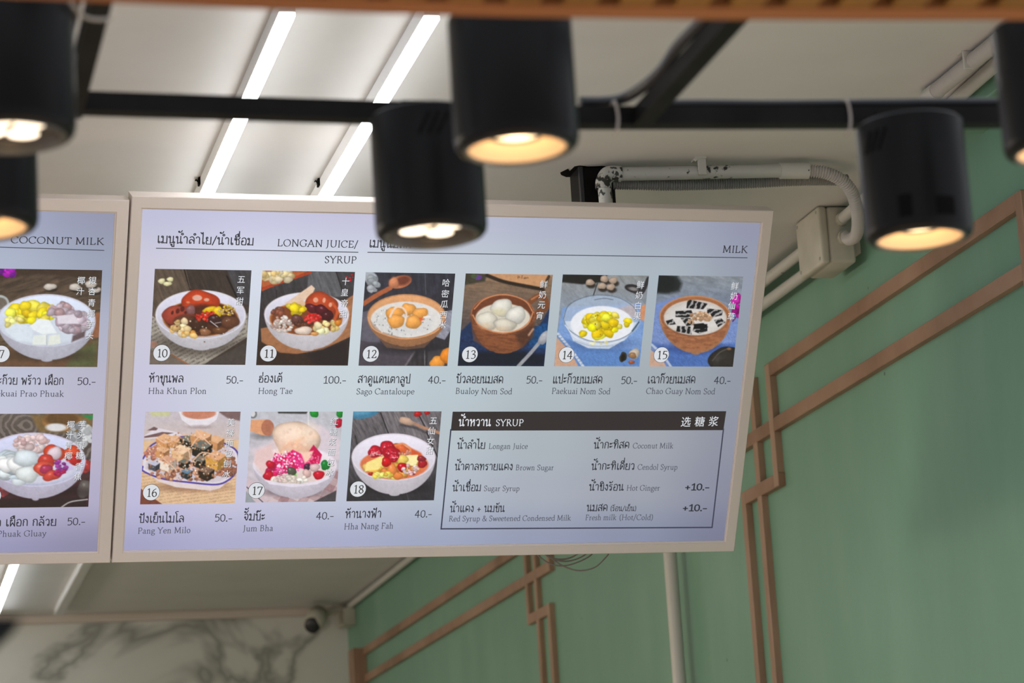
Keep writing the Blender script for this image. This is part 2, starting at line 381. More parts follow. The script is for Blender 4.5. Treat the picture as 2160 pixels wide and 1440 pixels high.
# bracket post behind the board and the torn hole in the ceiling
P0 = at_y(1218, 352, 5.21); P1 = at_y(1293, 352, 5.21)
t = thing('board_bracket', ((P0[0]+P1[0])/2, 5.24, ZC), 'black steel bracket post dropping from a torn hole in the ceiling to main board', 'bracket')
obj('post', bbox(P0[0], P1[0], 5.205, 5.275, 2.90, ZC+0.02, 0.002, 1), M_tube, t)
obj('flange', bbox(P0[0]-0.001, P0[0]+0.008, 5.196, 5.206, 2.90, ZC, 0.001, 1), M_cable, t)
hp = [(-0.075, 0.04), (-0.05, 0.012), (-0.028, 0.028), (-0.024, -0.005), (0.0, -0.012), (0.02, -0.006), (0.05, -0.011), (0.082, -0.002), (0.086, 0.03), (0.05, 0.06), (-0.02, 0.07), (-0.06, 0.055)]
hp = [(a*0.38 if a < 0 else a, b) for a, b in hp]
V = [(P0[0]+a*1.0, 5.205+b, ZC-0.0012) for a, b in hp] + [(P0[0]+a, 5.205+b, ZC+0.0005) for a, b in hp]
n_ = len(hp)
tag(obj('ceiling_hole', (V, [tuple(range(n_-1, -1, -1)), tuple(range(n_, 2*n_))] + [(i, (i+1) % n_, n_+(i+1) % n_, n_+i) for i in range(n_)]), M_void), 'dark ragged hole torn in the ceiling around black bracket', 'hole')

# white vertical pipe on the green wall
t = thing('drain_pipe', (2.19, 6.97, 0), 'white vertical pipe on green wall below the main menu board', 'pipe')
obj('pipe', tube([(2.195, 6.985, 0.0), (2.195, 6.985, ZC)], 0.0185, 24), M_pvcc, t, smooth=True, sharp=40)

# corner box, conduit end and security camera
t = thing('corner_box', (2.15, 12.0, 2.9), 'pale plastic box high in the corner of marble and green walls', 'junction box')
a0 = at_y(722, 1262, 11.95); a1 = at_y(762, 1316, 11.95)
obj('body', bbox(a0[0], a1[0], 11.93, YB-0.03, a1[2], ZC-0.03, 0.006, 2), M_boxp, t)
cc = at_y(662, 1316, 11.85)
t = thing('security_camera', (cc[0], 11.95, cc[2]), 'black-lensed security camera by the corner box above marble wall', 'camera')
fd = np.array([-0.10, -0.95, -0.28]); fd /= np.linalg.norm(fd); bk = -fd
obj('body', tube([cc+fd*0.0, cc+bk*0.10+np.array([0.02, 0, 0.01]), cc+bk*0.16+np.array([0.05, 0, 0.02])], [0.043, 0.043, 0.030], 24), M_boxp, t, smooth=True, sharp=40)
obj('lens', tube([cc+fd*0.012, cc+fd*0.004, cc-fd*0.002], [0.030, 0.040, 0.043], 24), M_cable, t, smooth=True, sharp=60)
obj('sun_shield', tube([cc+fd*0.01+(0, 0, 0.006), cc+bk*0.13+np.array([0.03, 0, 0.022])], 0.045, 20), M_boxp, t, smooth=True)
obj('mount', tube([cc+bk*0.14+np.array([0.04, 0, 0.02]), np.array([a0[0]-0.002, 12.0, a0[2]-0.04])], 0.016, 12), M_boxp, t)

# ------------------------------------------------------------------ lettering: small stroke fonts
def O(cx, cy, r): return [(cx+r*math.cos(a), cy+r*math.sin(a)) for a in np.linspace(0.4, 0.4+2*math.pi, 9)]
T = {}   # Thai: width, strokes ('s' smooth, 'l' straight)
def G(ch, w, *st): T[ch] = (w, st)
loopTL = ('s', O(8, 53, 6)); stemL = ('l', [(14, 54), (14, 0)])
sE = [('l', [(9, 60), (9, 10)]), ('s', O(16, 7, 6.5))]
G('เ', 27, *sE); G('แ', 52, *sE, ('l', [(33, 60), (33, 10)]), ('s', O(40, 7, 6.5)))
G('ไ', 30, ('l', [(-4, 96), (4, 86), (12, 97)]), ('l', [(12, 97), (13, 80), (13, 10)]), ('s', O(20, 7, 6.5)))
G('โ', 30, ('s', [(28, 98), (8, 96), (2, 88), (8, 80), (13, 76)]), ('l', [(13, 78), (13, 10)]), ('s', O(20, 7, 6.5)))
aa = [('s', [(3, 46), (12, 59), (24, 56), (29, 44), (29, 20), (29, 0)])]
G('า', 38, *aa); G('ำ', 38, ('s', O(-8, 80, 7)), *aa)
G('ะ', 34, ('s', O(9, 45, 5)), ('s', [(14, 44), (20, 45), (27, 55)]), ('s', O(9, 16, 5)), ('s', [(14, 15), (20, 16), (27, 26)]))
G('ม', 50, loopTL, ('l', [(14, 54), (14, 6)]), ('s', O(8, 7, 6)), ('l', [(12, 2), (42, 3)]), ('l', [(42, 0), (42, 60)]))
G('น', 52, loopTL, stemL, ('l', [(14, 1), (36, 10)]), ('l', [(36, 60), (36, 8)]), ('s', O(42, 7, 6)))
G('ล', 48, ('s', [(40, 0), (40, 36), (36, 52), (22, 60), (7, 50)]), ('s', O(12, 8, 6)), ('s', [(6, 8), (6, 24), (16, 36), (28, 32), (40, 18)]))
G('ส', 48, *T['ล'][1], ('l', [(32, 52), (44, 68)]))
G('ย', 48, ('s', O(11, 53, 6)), ('s', [(5, 53), (8, 38), (20, 32)]), ('s', [(20, 32), (7, 28), (6, 14), (8, 1)]), ('l', [(8, 1), (40, 1), (40, 60)]))
G('ช', 48, ('s', O(10, 44, 5)), ('s', [(5, 46), (8, 58), (18, 58), (20, 46), (17, 24), (18, 1)]), ('l', [(18, 1), (38, 1)]), ('s', [(38, 1), (38, 30), (34, 44), (26, 46)]), ('l', [(32, 46), (44, 62)]))
G('ข', 44, ('s', O(10, 44, 5)), ('s', [(5, 46), (8, 58), (17, 58), (19, 46), (15, 28), (15, 1)]), ('l', [(15, 1), (37, 1), (37, 60)]))
G('อ', 46, ('s', O(13, 32, 5)), ('s', [(7, 34), (7, 12), (10, 1)]), ('l', [(10, 1), (36, 1)]), ('s', [(36, 1), (39, 20), (39, 44), (30, 59), (16, 59), (6, 48)]))
G('ฮ', 46, ('s', O(13, 28, 5)), ('s', [(7, 30), (7, 12), (10, 1)]), ('l', [(10, 1), (36, 1)]), ('s', [(36, 1), (39, 16), (38, 32), (30, 42), (8, 44), (12, 56), (26, 54), (40, 64)]))
G('ห', 50, loopTL, stemL, ('s', [(14, 18), (20, 34), (32, 44)]), ('s', O(36, 52, 6)), ('s', [(32, 46), (40, 34), (40, 0)]))
G('พ', 54, loopTL, ('l', [(14, 54), (14, 0), (28, 42), (40, 0), (46, 60)]))
G('ฟ', 54, loopTL, ('l', [(14, 54), (14, 0), (28, 42), (40, 0), (46, 84)]))
G('ผ', 48, ('s', O(15, 53, 6)), ('l', [(8, 54), (8, 0), (24, 30), (40, 0), (40, 60)]))
G('ฝ', 48, ('s', O(15, 53, 6)), ('l', [(8, 54), (8, 0), (24, 30), (40, 0), (40, 84)]))
G('ง', 36, ('s', O(20, 52, 6)), ('s', [(26, 53), (28, 34), (26, 6), (22, 0)]), ('s', [(22, 0), (12, 14), (3, 28)]))
arch = ('s', [(8, 0), (6, 20), (6, 42), (14, 58), (32, 58), (40, 44), (40, 20), (40, 0)])
G('ค', 48, arch, ('s', O(22, 34, 5)), ('s', [(24, 29), (14, 14), (8, 0)]))
G('ด', 48, arch, ('s', O(22, 24, 5)), ('s', [(18, 28), (10, 30), (8, 12), (8, 0)]))
G('ต', 48, ('s', [(8, 0), (6, 20), (6, 42), (14, 59), (23, 50)]), ('s', [(23, 50), (32, 59), (40, 44), (40, 20), (40, 0)]), ('s', O(22, 30, 5)), ('s', [(24, 25), (14, 12), (8, 0)]))
G('ก', 46, ('s', [(8, 0), (8, 30), (14, 38), (5, 46)]), ('s', [(5, 46), (14, 59), (30, 59), (38, 44), (38, 0)]))
G('บ', 48, loopTL, ('l', [(14, 54), (14, 2), (40, 2), (40, 60)])); G('ป', 48, loopTL, ('l', [(14, 54), (14, 2), (40, 2), (40, 84)]))
G('ว', 40, ('s', [(4, 46), (14, 59), (26, 56), (31, 44), (31, 8)]), ('s', O(25, 7, 6)))
G('ท', 50, loopTL, stemL, ('s', [(14, 10), (22, 40), (32, 58)]), ('s', [(32, 58), (40, 54), (41, 30), (41, 0)]))
G('ร', 38, ('s', O(19, 7, 6)), ('s', [(25, 8), (26, 28), (22, 38), (6, 42), (12, 56), (22, 54), (34, 58)]))
G('ฉ', 50, ('s', [(5, 46), (14, 59), (32, 58), (38, 44), (38, 8)]), ('s', O(44, 7, 6)), ('s', O(11, 26, 5)), ('s', [(14, 22), (16, 4), (28, 6), (38, 12)]))
G('จ', 42, ('s', [(5, 48), (16, 59), (30, 54), (34, 40), (30, 14), (24, 0)]), ('s', [(24, 0), (16, 12), (10, 22)]), ('s', O(11, 28, 5)))
U = {}   # combining marks, x relative to right stem of the consonant before
sI = [('s', [(-34, 68), (-30, 82), (-16, 86), (-4, 70)]), ('l', [(-34, 68), (-4, 69)])]
U['ิ'] = sI; U['ี'] = sI+[('l', [(-5, 70), (-5, 94)])]; U['ื'] = sI+[('l', [(-5, 70), (-5, 94)]), ('l', [(-14, 78), (-14, 94)])]
U['ั'] = [('s', O(-28, 76, 5)), ('s', [(-30, 71), (-18, 70), (-8, 78), (-1, 92)])]
U['็'] = [('s', [(-32, 68), (-28, 78), (-20, 70), (-12, 74), (-14, 82), (-28, 84), (-26, 92), (-2, 94)])]
U['ุ'] = [('s', O(-10, -12, 5)), ('l', [(-5, -12), (-5, -30)])]; U['ู'] = [('s', O(-22, -12, 4.5)), ('l', [(-17, -12), (-17, -28), (-3, -28), (-3, -8)])]
TONE = {'่': [('l', [(-5, 70), (-5, 90)])], '้': [('s', O(-24, 79, 4)), ('s', [(-26, 74), (-14, 74), (-6, 80), (-1, 92)])],
        '๊': [('s', O(-30, 75, 4)), ('s', [(-33, 78), (-28, 88), (-22, 80), (-16, 88), (-12, 78), (-4, 84), (2, 94)])]}
D = {}   # monoline numerals and marks
def Q(ch, w, *st): D[ch] = (w, st)
Q('0', 44, ('s', [(22, 62), (8, 52), (5, 31), (8, 10), (22, 0), (36, 10), (39, 31), (36, 52), (22, 62)]))
Q('1', 40, ('l', [(8, 50), (24, 62), (24, 0)]), ('l', [(8, 0), (38, 0)])); Q('4', 46, ('l', [(30, 0), (30, 62), (5, 20), (42, 20)]))
Q('5', 42, ('l', [(36, 62), (11, 62), (9, 36)]), ('s', [(9, 36), (24, 40), (37, 30), (36, 12), (22, 0), (5, 3)]))
Q('.', 18, ('s', O(8, 3, 2.5))); Q('-', 30, ('l', [(3, 22), (27, 22)])); Q('+', 40, ('l', [(18, 8), (18, 40)]), ('l', [(3, 24), (33, 24)]))
Q('/', 34, ('l', [(2, -6), (30, 70)])); Q(' ', 26); Q('(', 22, ('s', [(18, 72), (8, 50), (8, 14), (18, -8)])); Q(')', 22, ('s', [(4, 72), (14, 50), (14, 14), (4, -8)]))
LS = {}  # serif latin, cap height 66, x height 42
def R(ch, w, *st): LS[ch] = (w, st)
def sf(x, y, a=6): return ('l', [(x-a, y), (x+a, y)])
def stem(x, y0, y1, a=6, b=6):
    o = [('l', [(x, y0), (x, y1)])]
    if a: o.append(sf(x, y0, a))
    if b: o.append(('l', [(x-b, y1-3), (x, y1)]) if b < 0 else sf(x, y1, b))
    return o
def xst(x, y1=42): return [('l', [(x, 0), (x, y1)]), sf(x, 0, 6), ('l', [(x-7, y1-4), (x, y1)])]
R('L', 54, *stem(14, 0, 66), ('l', [(14, 1), (46, 1), (49, 14)])); R('O', 74, ('s', [(37, 67), (16, 58), (6, 33), (16, 8), (37, -1), (58, 8), (68, 33), (58, 58), (37, 67)]))
R('N', 74, ('l', [(14, 0), (14, 66)]), sf(14, 0), ('l', [(6, 66), (14, 66), (60, 0)]), ('l', [(60, 0), (60, 66)]), sf(60, 66))
R('G', 72, ('s', [(60, 52), (48, 66), (26, 64), (8, 46), (8, 20), (24, 2), (44, 0), (60, 8)]), ('l', [(60, 8), (60, 28)]), sf(60, 28, 8), ('l', [(60, 50), (62, 64)]))
R('A', 68, ('l', [(6, 0), (33, 67)]), ('l', [(33, 67), (60, 0)]), ('l', [(16, 24), (50, 24)]), sf(6, 0), sf(60, 0, 7)); R('J', 34, ('s', [(18, 66), (18, 16), (14, -6), (2, -14)]), sf(18, 66))
R('U', 72, ('s', [(14, 66), (14, 22), (22, 4), (37, -1), (52, 6), (58, 22), (58, 66)]), sf(14, 66), sf(58, 66)); R('I', 28, *stem(14, 0, 66)); R('E', 56, *stem(14, 0, 66), ('l', [(14, 65), (46, 65), (47, 54)]), ('l', [(14, 34), (40, 34)]), ('l', [(14, 1), (47, 1), (50, 14)]))
R('C', 66, ('s', [(58, 52), (46, 66), (26, 64), (8, 46), (8, 20), (24, 2), (44, 0), (60, 12)]), ('l', [(58, 50), (59, 64)])); R('S', 48, ('s', [(38, 54), (28, 66), (12, 62), (8, 48), (20, 37), (34, 28), (40, 14), (30, 1), (14, 0), (6, 14)]), ('l', [(38, 52), (39, 63)]))
R('Y', 62, ('l', [(6, 66), (31, 32)]), ('l', [(56, 66), (31, 32)]), ('l', [(31, 33), (31, 0)]), sf(31, 0), sf(6, 66), sf(56, 66)); R('R', 62, *stem(14, 0, 66), ('s', [(14, 65), (34, 66), (44, 52), (36, 36), (14, 34)]), ('l', [(28, 35), (56, 0), (62, 0)]))
R('P', 54, *stem(14, 0, 66), ('s', [(14, 65), (36, 66), (48, 50), (38, 33), (14, 32)])); R('M', 86, ('l', [(14, 0), (16, 66), (42, 6), (68, 66), (72, 0)]), sf(14, 0), sf(72, 0, 7), sf(14, 66, 5), sf(70, 66, 5)); R('K', 66, *stem(14, 0, 66), ('l', [(52, 66), (16, 32)]), ('l', [(24, 38), (56, 0), (64, 0)]), sf(52, 66))
R('T', 60, *stem(30, 0, 66, 7, 0), ('l', [(5, 54), (6, 65), (54, 65), (55, 54)])); R('H', 74, *stem(14, 0, 66), *stem(60, 0, 66), ('l', [(14, 35), (60, 35)])); R('D', 72, *stem(14, 0, 66), ('s', [(14, 65), (40, 65), (60, 48), (62, 24), (46, 3), (14, 1)]))
R('B', 58, *stem(14, 0, 66), ('s', [(14, 65), (36, 64), (42, 50), (34, 37), (14, 36)]), ('s', [(14, 36), (38, 35), (48, 20), (38, 3), (14, 1)])); R('F', 52, *stem(14, 0, 66), ('l', [(14, 65), (44, 65), (45, 54)]), ('l', [(14, 35), (38, 35)]))
R('a', 42, ('s', [(8, 34), (16, 42), (28, 40), (30, 28), (30, 6), (34, 0), (40, 3)]), ('s', [(30, 26), (12, 20), (6, 10), (14, 0), (30, 8)])); R('b', 48, ('l', [(12, 70), (12, 2)]), ('l', [(5, 66), (12, 70)]), ('s', [(12, 32), (26, 43), (40, 32), (40, 12), (26, -1), (12, 4)]))
R('c', 40, ('s', [(36, 34), (26, 43), (12, 36), (6, 20), (14, 3), (28, 0), (37, 8)])); R('d', 48, ('l', [(38, 70), (38, 2), (44, 1)]), ('l', [(31, 66), (38, 70)]), ('s', [(38, 36), (24, 43), (8, 32), (7, 12), (20, -1), (38, 8)]))
R('e', 42, ('s', [(8, 24), (36, 24), (34, 38), (22, 43), (8, 34), (6, 18), (14, 3), (26, 0), (38, 8)])); R('f', 30, ('s', [(32, 66), (24, 71), (15, 62), (14, 40), (14, 0)]), sf(14, 0), ('l', [(4, 41), (27, 41)]))
R('g', 44, ('s', [(20, 43), (8, 36), (8, 24), (20, 16), (32, 22), (32, 36), (20, 43)]), ('l', [(30, 40), (41, 42)]), ('s', [(14, 18), (6, 8), (16, 2), (34, 0), (40, -10), (26, -22), (8, -18), (6, -8), (16, 2)]))
R('h', 52, ('l', [(12, 70), (12, 0)]), ('l', [(5, 66), (12, 70)]), sf(12, 0), ('s', [(12, 32), (24, 43), (36, 38), (38, 26), (38, 0)]), sf(38, 0)); R('i', 26, *xst(13), ('s', O(13, 60, 2))); R('k', 50, ('l', [(12, 70), (12, 0)]), ('l', [(5, 66), (12, 70)]), sf(12, 0), ('l', [(38, 42), (13, 18)]), sf(38, 42, 5), ('l', [(20, 24), (40, 0), (48, 0)]))
R('l', 26, ('l', [(13, 70), (13, 0)]), ('l', [(6, 66), (13, 70)]), sf(13, 0)); R('m', 78, *xst(12), ('s', [(12, 32), (24, 43), (36, 38), (38, 26), (38, 0)]), sf(38, 0), ('s', [(38, 32), (50, 43), (62, 38), (64, 26), (64, 0)]), sf(64, 0)); R('n', 52, *xst(12), ('s', [(12, 32), (24, 43), (36, 38), (38, 26), (38, 0)]), sf(38, 0))
R('o', 46, ('s', [(23, 43), (8, 34), (6, 20), (12, 4), (23, -1), (36, 6), (40, 22), (34, 36), (23, 43)])); R('p', 50, ('l', [(12, 42), (12, -22)]), ('l', [(5, 38), (12, 42)]), sf(12, -22), ('s', [(12, 34), (26, 43), (41, 32), (41, 12), (28, -1), (12, 6)])); R('r', 36, *xst(12), ('s', [(12, 28), (20, 40), (33, 41)])); R('s', 36, ('s', [(30, 34), (22, 43), (10, 38), (10, 28), (22, 22), (30, 12), (24, 0), (12, 0), (6, 10)]))
R('t', 30, ('s', [(13, 54), (13, 10), (18, 0), (27, 3)]), ('l', [(4, 40), (26, 41)])); R('u', 52, ('s', [(12, 42), (12, 14), (18, 1), (30, 2), (39, 12)]), ('l', [(39, 42), (39, 0), (46, 1)]), ('l', [(5, 41), (12, 42)]), ('l', [(32, 41), (39, 42)])); R('w', 66, ('l', [(6, 42), (20, 0), (33, 40), (46, 0), (60, 42)]), sf(7, 42, 5), sf(59, 42, 5)); R('y', 46, ('l', [(6, 42), (24, 2)]), ('l', [(40, 42), (20, -8), (10, -21), (4, -18)]), sf(7, 42, 5), sf(39, 42, 5))
R('/', 36, ('l', [(4, -12), (32, 72)])); R(' ', 24); R('(', 26, ('s', [(22, 72), (8, 50), (8, 10), (22, -14)])); R(')', 26, ('s', [(4, 72), (18, 50), (18, 10), (4, -14)]))
R('&', 66, ('s', [(58, 36), (48, 8), (30, -1), (10, 6), (10, 24), (34, 44), (36, 58), (26, 66), (18, 56), (26, 36), (44, 12), (62, 0)]))
R('0', 48, ('s', [(24, 64), (10, 52), (6, 31), (10, 10), (24, -1), (38, 10), (42, 31), (38, 52), (24, 64)])); R('1', 36, *stem(20, 0, 64, 10, 0), ('l', [(9, 56), (20, 64)])); R('2', 46, ('s', [(8, 50), (16, 63), (32, 60), (36, 46), (24, 24), (7, 2)]), ('l', [(7, 2), (38, 2), (41, 12)])); R('3', 46, ('s', [(8, 54), (18, 64), (34, 60), (34, 44), (18, 34)]), ('s', [(18, 34), (36, 30), (40, 14), (28, 0), (8, 2)]))
R('4', 48, ('l', [(32, 0), (32, 64), (5, 20), (43, 20)])); R('5', 44, ('l', [(37, 63), (14, 63), (10, 38)]), ('s', [(10, 38), (28, 38), (38, 24), (30, 4), (8, 0)])); R('6', 46, ('s', [(36, 64), (18, 52), (7, 30), (10, 8), (24, -1), (38, 10), (36, 30), (22, 36), (9, 24)])); R('7', 44, ('l', [(6, 52), (8, 62), (40, 62), (18, 0)])); R('8', 46, ('s', [(23, 64), (10, 56), (12, 42), (34, 26), (38, 12), (23, -1), (8, 12), (14, 28), (34, 42), (36, 56), (23, 64)]))

def ribbon(p, thick, thin):
    p = np.asarray(p, float); t = np.gradient(p, axis=0); t /= np.maximum(np.linalg.norm(t, axis=1), 1e-9)[:, None]
    pen = math.radians(20); wv = thin+(thick-thin)*np.abs(t[:, 1]*math.cos(pen)-t[:, 0]*math.sin(pen))
    nrm = np.stack([-t[:, 1], t[:, 0]], -1)*wv[:, None]/2
    n = len(p); V = np.concatenate([p+nrm, p-nrm]); F = [(i, i+1, n+i+1, n+i) for i in range(n-1)]
    return V, F
def layout(s, style):
    """strokes of a line of lettering in em units; returns list of stroke point arrays and the width"""
    out = []; x = 0; last = 40; vow = False
    for ch in s:
        if ch in U:
            for k, p in U[ch]: out.append((k, [(a+last, b) for a, b in p]))
            if ch not in 'ุู': vow = True
            continue
        if ch in TONE:
            nxt_am = False
            dy = 24 if vow else 0
            for k, p in TONE[ch]: out.append(('T', k, [(a+last, b+dy) for a, b in p]))
            continue
        g = (LS if style == 'serif' else D).get(ch) if (style == 'serif' or ch in D) else T[ch]
        if ch == 'ำ':
            out = [(('L',)+q[1:] if q[0] == 'T' else q) for q in out[:-3]]+[(('l' if False else 'X',)+q[1:] if q[0] == 'T' else q) for q in out[-3:]]
        w, st = g
        for k, p in st: out.append((k, [(a+x, b) for a, b in p]))
        if ch not in 'เแโไาำะ': last = x+w-6
        x += w + (3 if style != 'serif' else 2); vow = False
    fin = []
    for q in out:
        if q[0] in ('T', 'X', 'L'):
            up = 20 if q[0] == 'X' else 0
            fin.append((q[1], [(a, b+up) for a, b in q[2]]))
        else: fin.append(q)
    return fin, x
def letters(s, style, thick, thin):
    st, w = layout(s, style); V = []; F = []; n = 0
    for k, p in st:
        p = smooth_path(p, 4) if k == 's' else np.asarray(p, float)
        if k == 'l':      # each straight leg is its own bar
            for a, b in zip(p[:-1], p[1:]):
                d = (b-a)/max(np.linalg.norm(b-a), 1e-6)*thin*0.45
                v, f = ribbon(np.array([a-d, b+d]), thick, thin); V.append(v); F += [[i+n for i in q] for q in f]; n += len(v)
        else:
            v, f = ribbon(p, thick, thin); V.append(v); F += [[i+n for i in q] for q in f]; n += len(v)
    return (np.concatenate(V) if V else np.zeros((0, 2))), F, w
_cjk = {}
def cjk(ch):
    if ch not in _cjk:
        c = bpy.data.curves.new('glyph', 'FONT'); c.body = ch; c.size = 1.0; c.resolution_u = 3
        o = bpy.data.objects.new('glyph', c); C.objects.link(o)
        me = bpy.data.meshes.new_from_object(o.evaluated_get(bpy.context.evaluated_depsgraph_get()))
        v = np.array([p.co[:2] for p in me.vertices]); f = [list(p.vertices) for p in me.polygons]
        bpy.data.objects.remove(o); bpy.data.curves.remove(c); bpy.data.meshes.remove(me)
        v = v-(v.max(0)+v.min(0))/2; _cjk[ch] = (v, f)
    return _cjk[ch]

# ------------------------------------------------------------------ menu boards
BS = 5.2                                        # distance scale of the board plane
def _pt(q, s): return EYE + ray(*q)*s
_c = [(283, 413), (1637, 445), (1545, 1163), (232, 1187)]
_sc = [1.0, 1.079, 1.116, 1.037]
def unit(v): return v/np.linalg.norm(v)
_dirs = [ray(*q) for q in _c]
_nrm = lambda i: _dirs[i]*_sc[i]
Dm = np.array([_dirs[0], -_dirs[1], _dirs[2], -_dirs[3]]).T
_s = np.linalg.svd(Dm)[2][-1]; _s = _s/_s[0]
f0 = (RM @ _dirs[0])[2]
CORN = [EYE + _dirs[i]*_s[i]*BS*0.985 for i in range(4)]
BU = unit((CORN[1]-CORN[0])+(CORN[2]-CORN[3])); _v = (CORN[3]-CORN[0])+(CORN[2]-CORN[1]); BV = unit(_v-BU*(BU @ _v))
BN = np.cross(BV, BU); BN = BN if BN @ (EYE-CORN[0]) > 0 else -BN
BO = sum(CORN)/4
BW = (np.linalg.norm(CORN[1]-CORN[0])+np.linalg.norm(CORN[2]-CORN[3]))/2
BH = (np.linalg.norm(CORN[3]-CORN[0])+np.linalg.norm(CORN[2]-CORN[1]))/2

class Board:
    def __init__(s, origin, w, h, label):
        s.o = origin; s.w = w; s.h = h
        s.t = thing('menu_board', origin, label, 'menu board', 'hanging menu boards')
    def uv(s, px, py):                          # photo pixel to board plane (front plane of the glass)
        r = ray(px, py); d = ((s.o-BN*0.006-EYE) @ BN)/(r @ BN); p = EYE+r*d-s.o
        return np.array([p @ BU, p @ BV])
    def P(s, uv, n=0.0):
        uv = np.asarray(uv, float).reshape(-1, 2)
        return s.o + uv[:, :1]*BU + uv[:, 1:]*BV + BN*n
    def frame(s, il, it, ir, ib, depth=0.041):
        w, h = s.w/2, s.h/2; s.inner = (-w+il, -h+it, w-ir, h-ib)
        a = [(-w, -h), (w, -h), (w, h), (-w, h)]; x0, y0, x1, y1 = s.inner
        b = [(x0, y0), (x1, y0), (x1, y1), (x0, y1)]; c_ = 0.0035
        bb = [(x0-c_, y0-c_), (x1+c_, y0-c_), (x1+c_, y1+c_), (x0-c_, y1+c_)]
        ch = 0.0015
        ao = [(p[0]-math.copysign(ch, p[0]), p[1]-math.copysign(ch, p[1])) for p in a]
        rings = [s.P(a, -depth), s.P(a, -ch), s.P(ao, 0), s.P(bb, 0), s.P(bb, -0.002), s.P(b, -0.003), s.P(b, -0.012)]
        V = np.concatenate(rings); F = [(r*4+i, r*4+(i+1) % 4, (r+1)*4+(i+1) % 4, (r+1)*4+i) for r in range(6) for i in range(4)]
        F.append((3, 2, 1, 0))
        fr = obj('frame', (V, F), M_frame, s.t); tag(fr, 'cream metal frame')
    def panel(s, ctrl, tone=0.95):
        x0, y0, x1, y1 = s.inner; nx, ny = 120, 70
        gu, gv = np.meshgrid(np.linspace(0, 1, nx), np.linspace(0, 1, ny))
        c = np.array(ctrl, float); r_, k_, _ = c.shape
        c[..., 1] += np.clip(c[..., 2]-c[..., 1]-16, 0, 60)*0.28; c[..., 2] -= 5; c[1:-1, 1:-1, 0] += 5; c[1:-1, 1:-1, 1] += 2; c *= np.linspace(1.07, tone+0.03, k_)[None, :, None]  # uneven backlight, plus view-angle falloff to the right put into the colour
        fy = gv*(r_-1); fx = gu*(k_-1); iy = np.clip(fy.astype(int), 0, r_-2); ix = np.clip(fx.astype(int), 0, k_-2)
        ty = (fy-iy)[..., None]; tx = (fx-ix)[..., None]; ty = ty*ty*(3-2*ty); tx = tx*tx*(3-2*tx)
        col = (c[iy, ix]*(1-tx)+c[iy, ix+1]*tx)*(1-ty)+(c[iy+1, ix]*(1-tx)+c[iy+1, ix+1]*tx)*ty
        V = s.P(np.stack([x0+gu*(x1-x0), y0+gv*(y1-y0)], -1).reshape(-1, 2), -0.007)
        F = [(j*nx+i, j*nx+i+1, (j+1)*nx+i+1, (j+1)*nx+i) for j in range(ny-1) for i in range(nx-1)]
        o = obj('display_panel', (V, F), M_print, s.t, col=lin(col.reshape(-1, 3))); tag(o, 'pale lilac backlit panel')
    def clip(s, uv): 
        x0, y0, x1, y1 = s.inner
        return np.stack([np.clip(uv[:, 0], x0, x1), np.clip(uv[:, 1], y0, y1)], -1)

class Ink:                                      # collects flat coloured print, becomes one mesh
    def __init__(s, b): s.b = b; s.V = []; s.F = []; s.Cc = []; s.n = 0
    def add(s, uv, f, col, n):
        uv = s.b.clip(np.asarray(uv, float)); s.V.append(s.b.P(uv, n)); s.F += [[i+s.n for i in q] for q in f]
        s.Cc.append(np.tile(lin(col), (len(uv), 1))); s.n += len(uv); return s
    def text(s, txt, p0, p1, h, col, style='thai', wt=None, n=-0.0055):
        a = s.b.uv(*p0); b = s.b.uv(*p1); hh = np.linalg.norm(s.b.uv(p0[0], p0[1]-h)-a)
        thick, thin = {'thai': (8.4, 7.2), 'serif': (8.8, 4.6), 'num': (7.2, 6.2), 'bold': (11, 9.5)}[wt or style]
        v, f, w = letters(txt, 'serif' if style == 'serif' else 'thai', thick, thin)
        ref = {'thai': 60.0, 'serif': 66.0}.get(style, 62.0)
        d = b-a; uv = a + v[:, :1]/w*d + np.stack([np.zeros(len(v)), -v[:, 1]/ref*hh], -1)
        return s.add(uv, f, col, n)
    def line(s, pts, wpx, col, n=-0.006):
        q = np.array([s.b.uv(*p) for p in pts]); w = wpx*0.00098
        for a, b in zip(q[:-1], q[1:]):
            t_ = unit(b-a); m_ = np.array([-t_[1], t_[0]])*w/2; e = t_*w/2
            s.add([a+m_-e, b+m_+e, b-m_+e, a-m_-e], [(0, 1, 2, 3)], col, n)
        return s
    def poly(s, pts, col, n=-0.0062):
        return s.add([s.b.uv(*p) for p in pts], [tuple(range(len(pts)))], col, n)
    def han(s, ch, p, size, col, n=-0.0052, sh=True):
        v, f = cjk(ch); c = s.b.uv(*p); k = np.linalg.norm(s.b.uv(p[0], p[1]-size)-c)*1.02
        uv = c+np.stack([v[:, 0]*k*0.98+v[:, 1]*k*0.05, -v[:, 1]*k], -1)
        if sh: s.add(uv+0.0008, f, (70, 66, 66), n-0.0003)
        return s.add(uv, f, col, n)
    def circle(s, p, r, col, n, asp=1.0):
        c = s.b.uv(*p); k = r*0.00098; a = np.arange(28)*2*math.pi/28
        return s.add(c+np.stack([np.cos(a)*k, np.sin(a)*k], -1), [tuple(range(28))], col, n)
    def build(s, name, parent, label=None):
        o = obj(name, (np.concatenate(s.V), s.F), M_print, parent, col=np.concatenate(s.Cc))
        return tag(o, label)

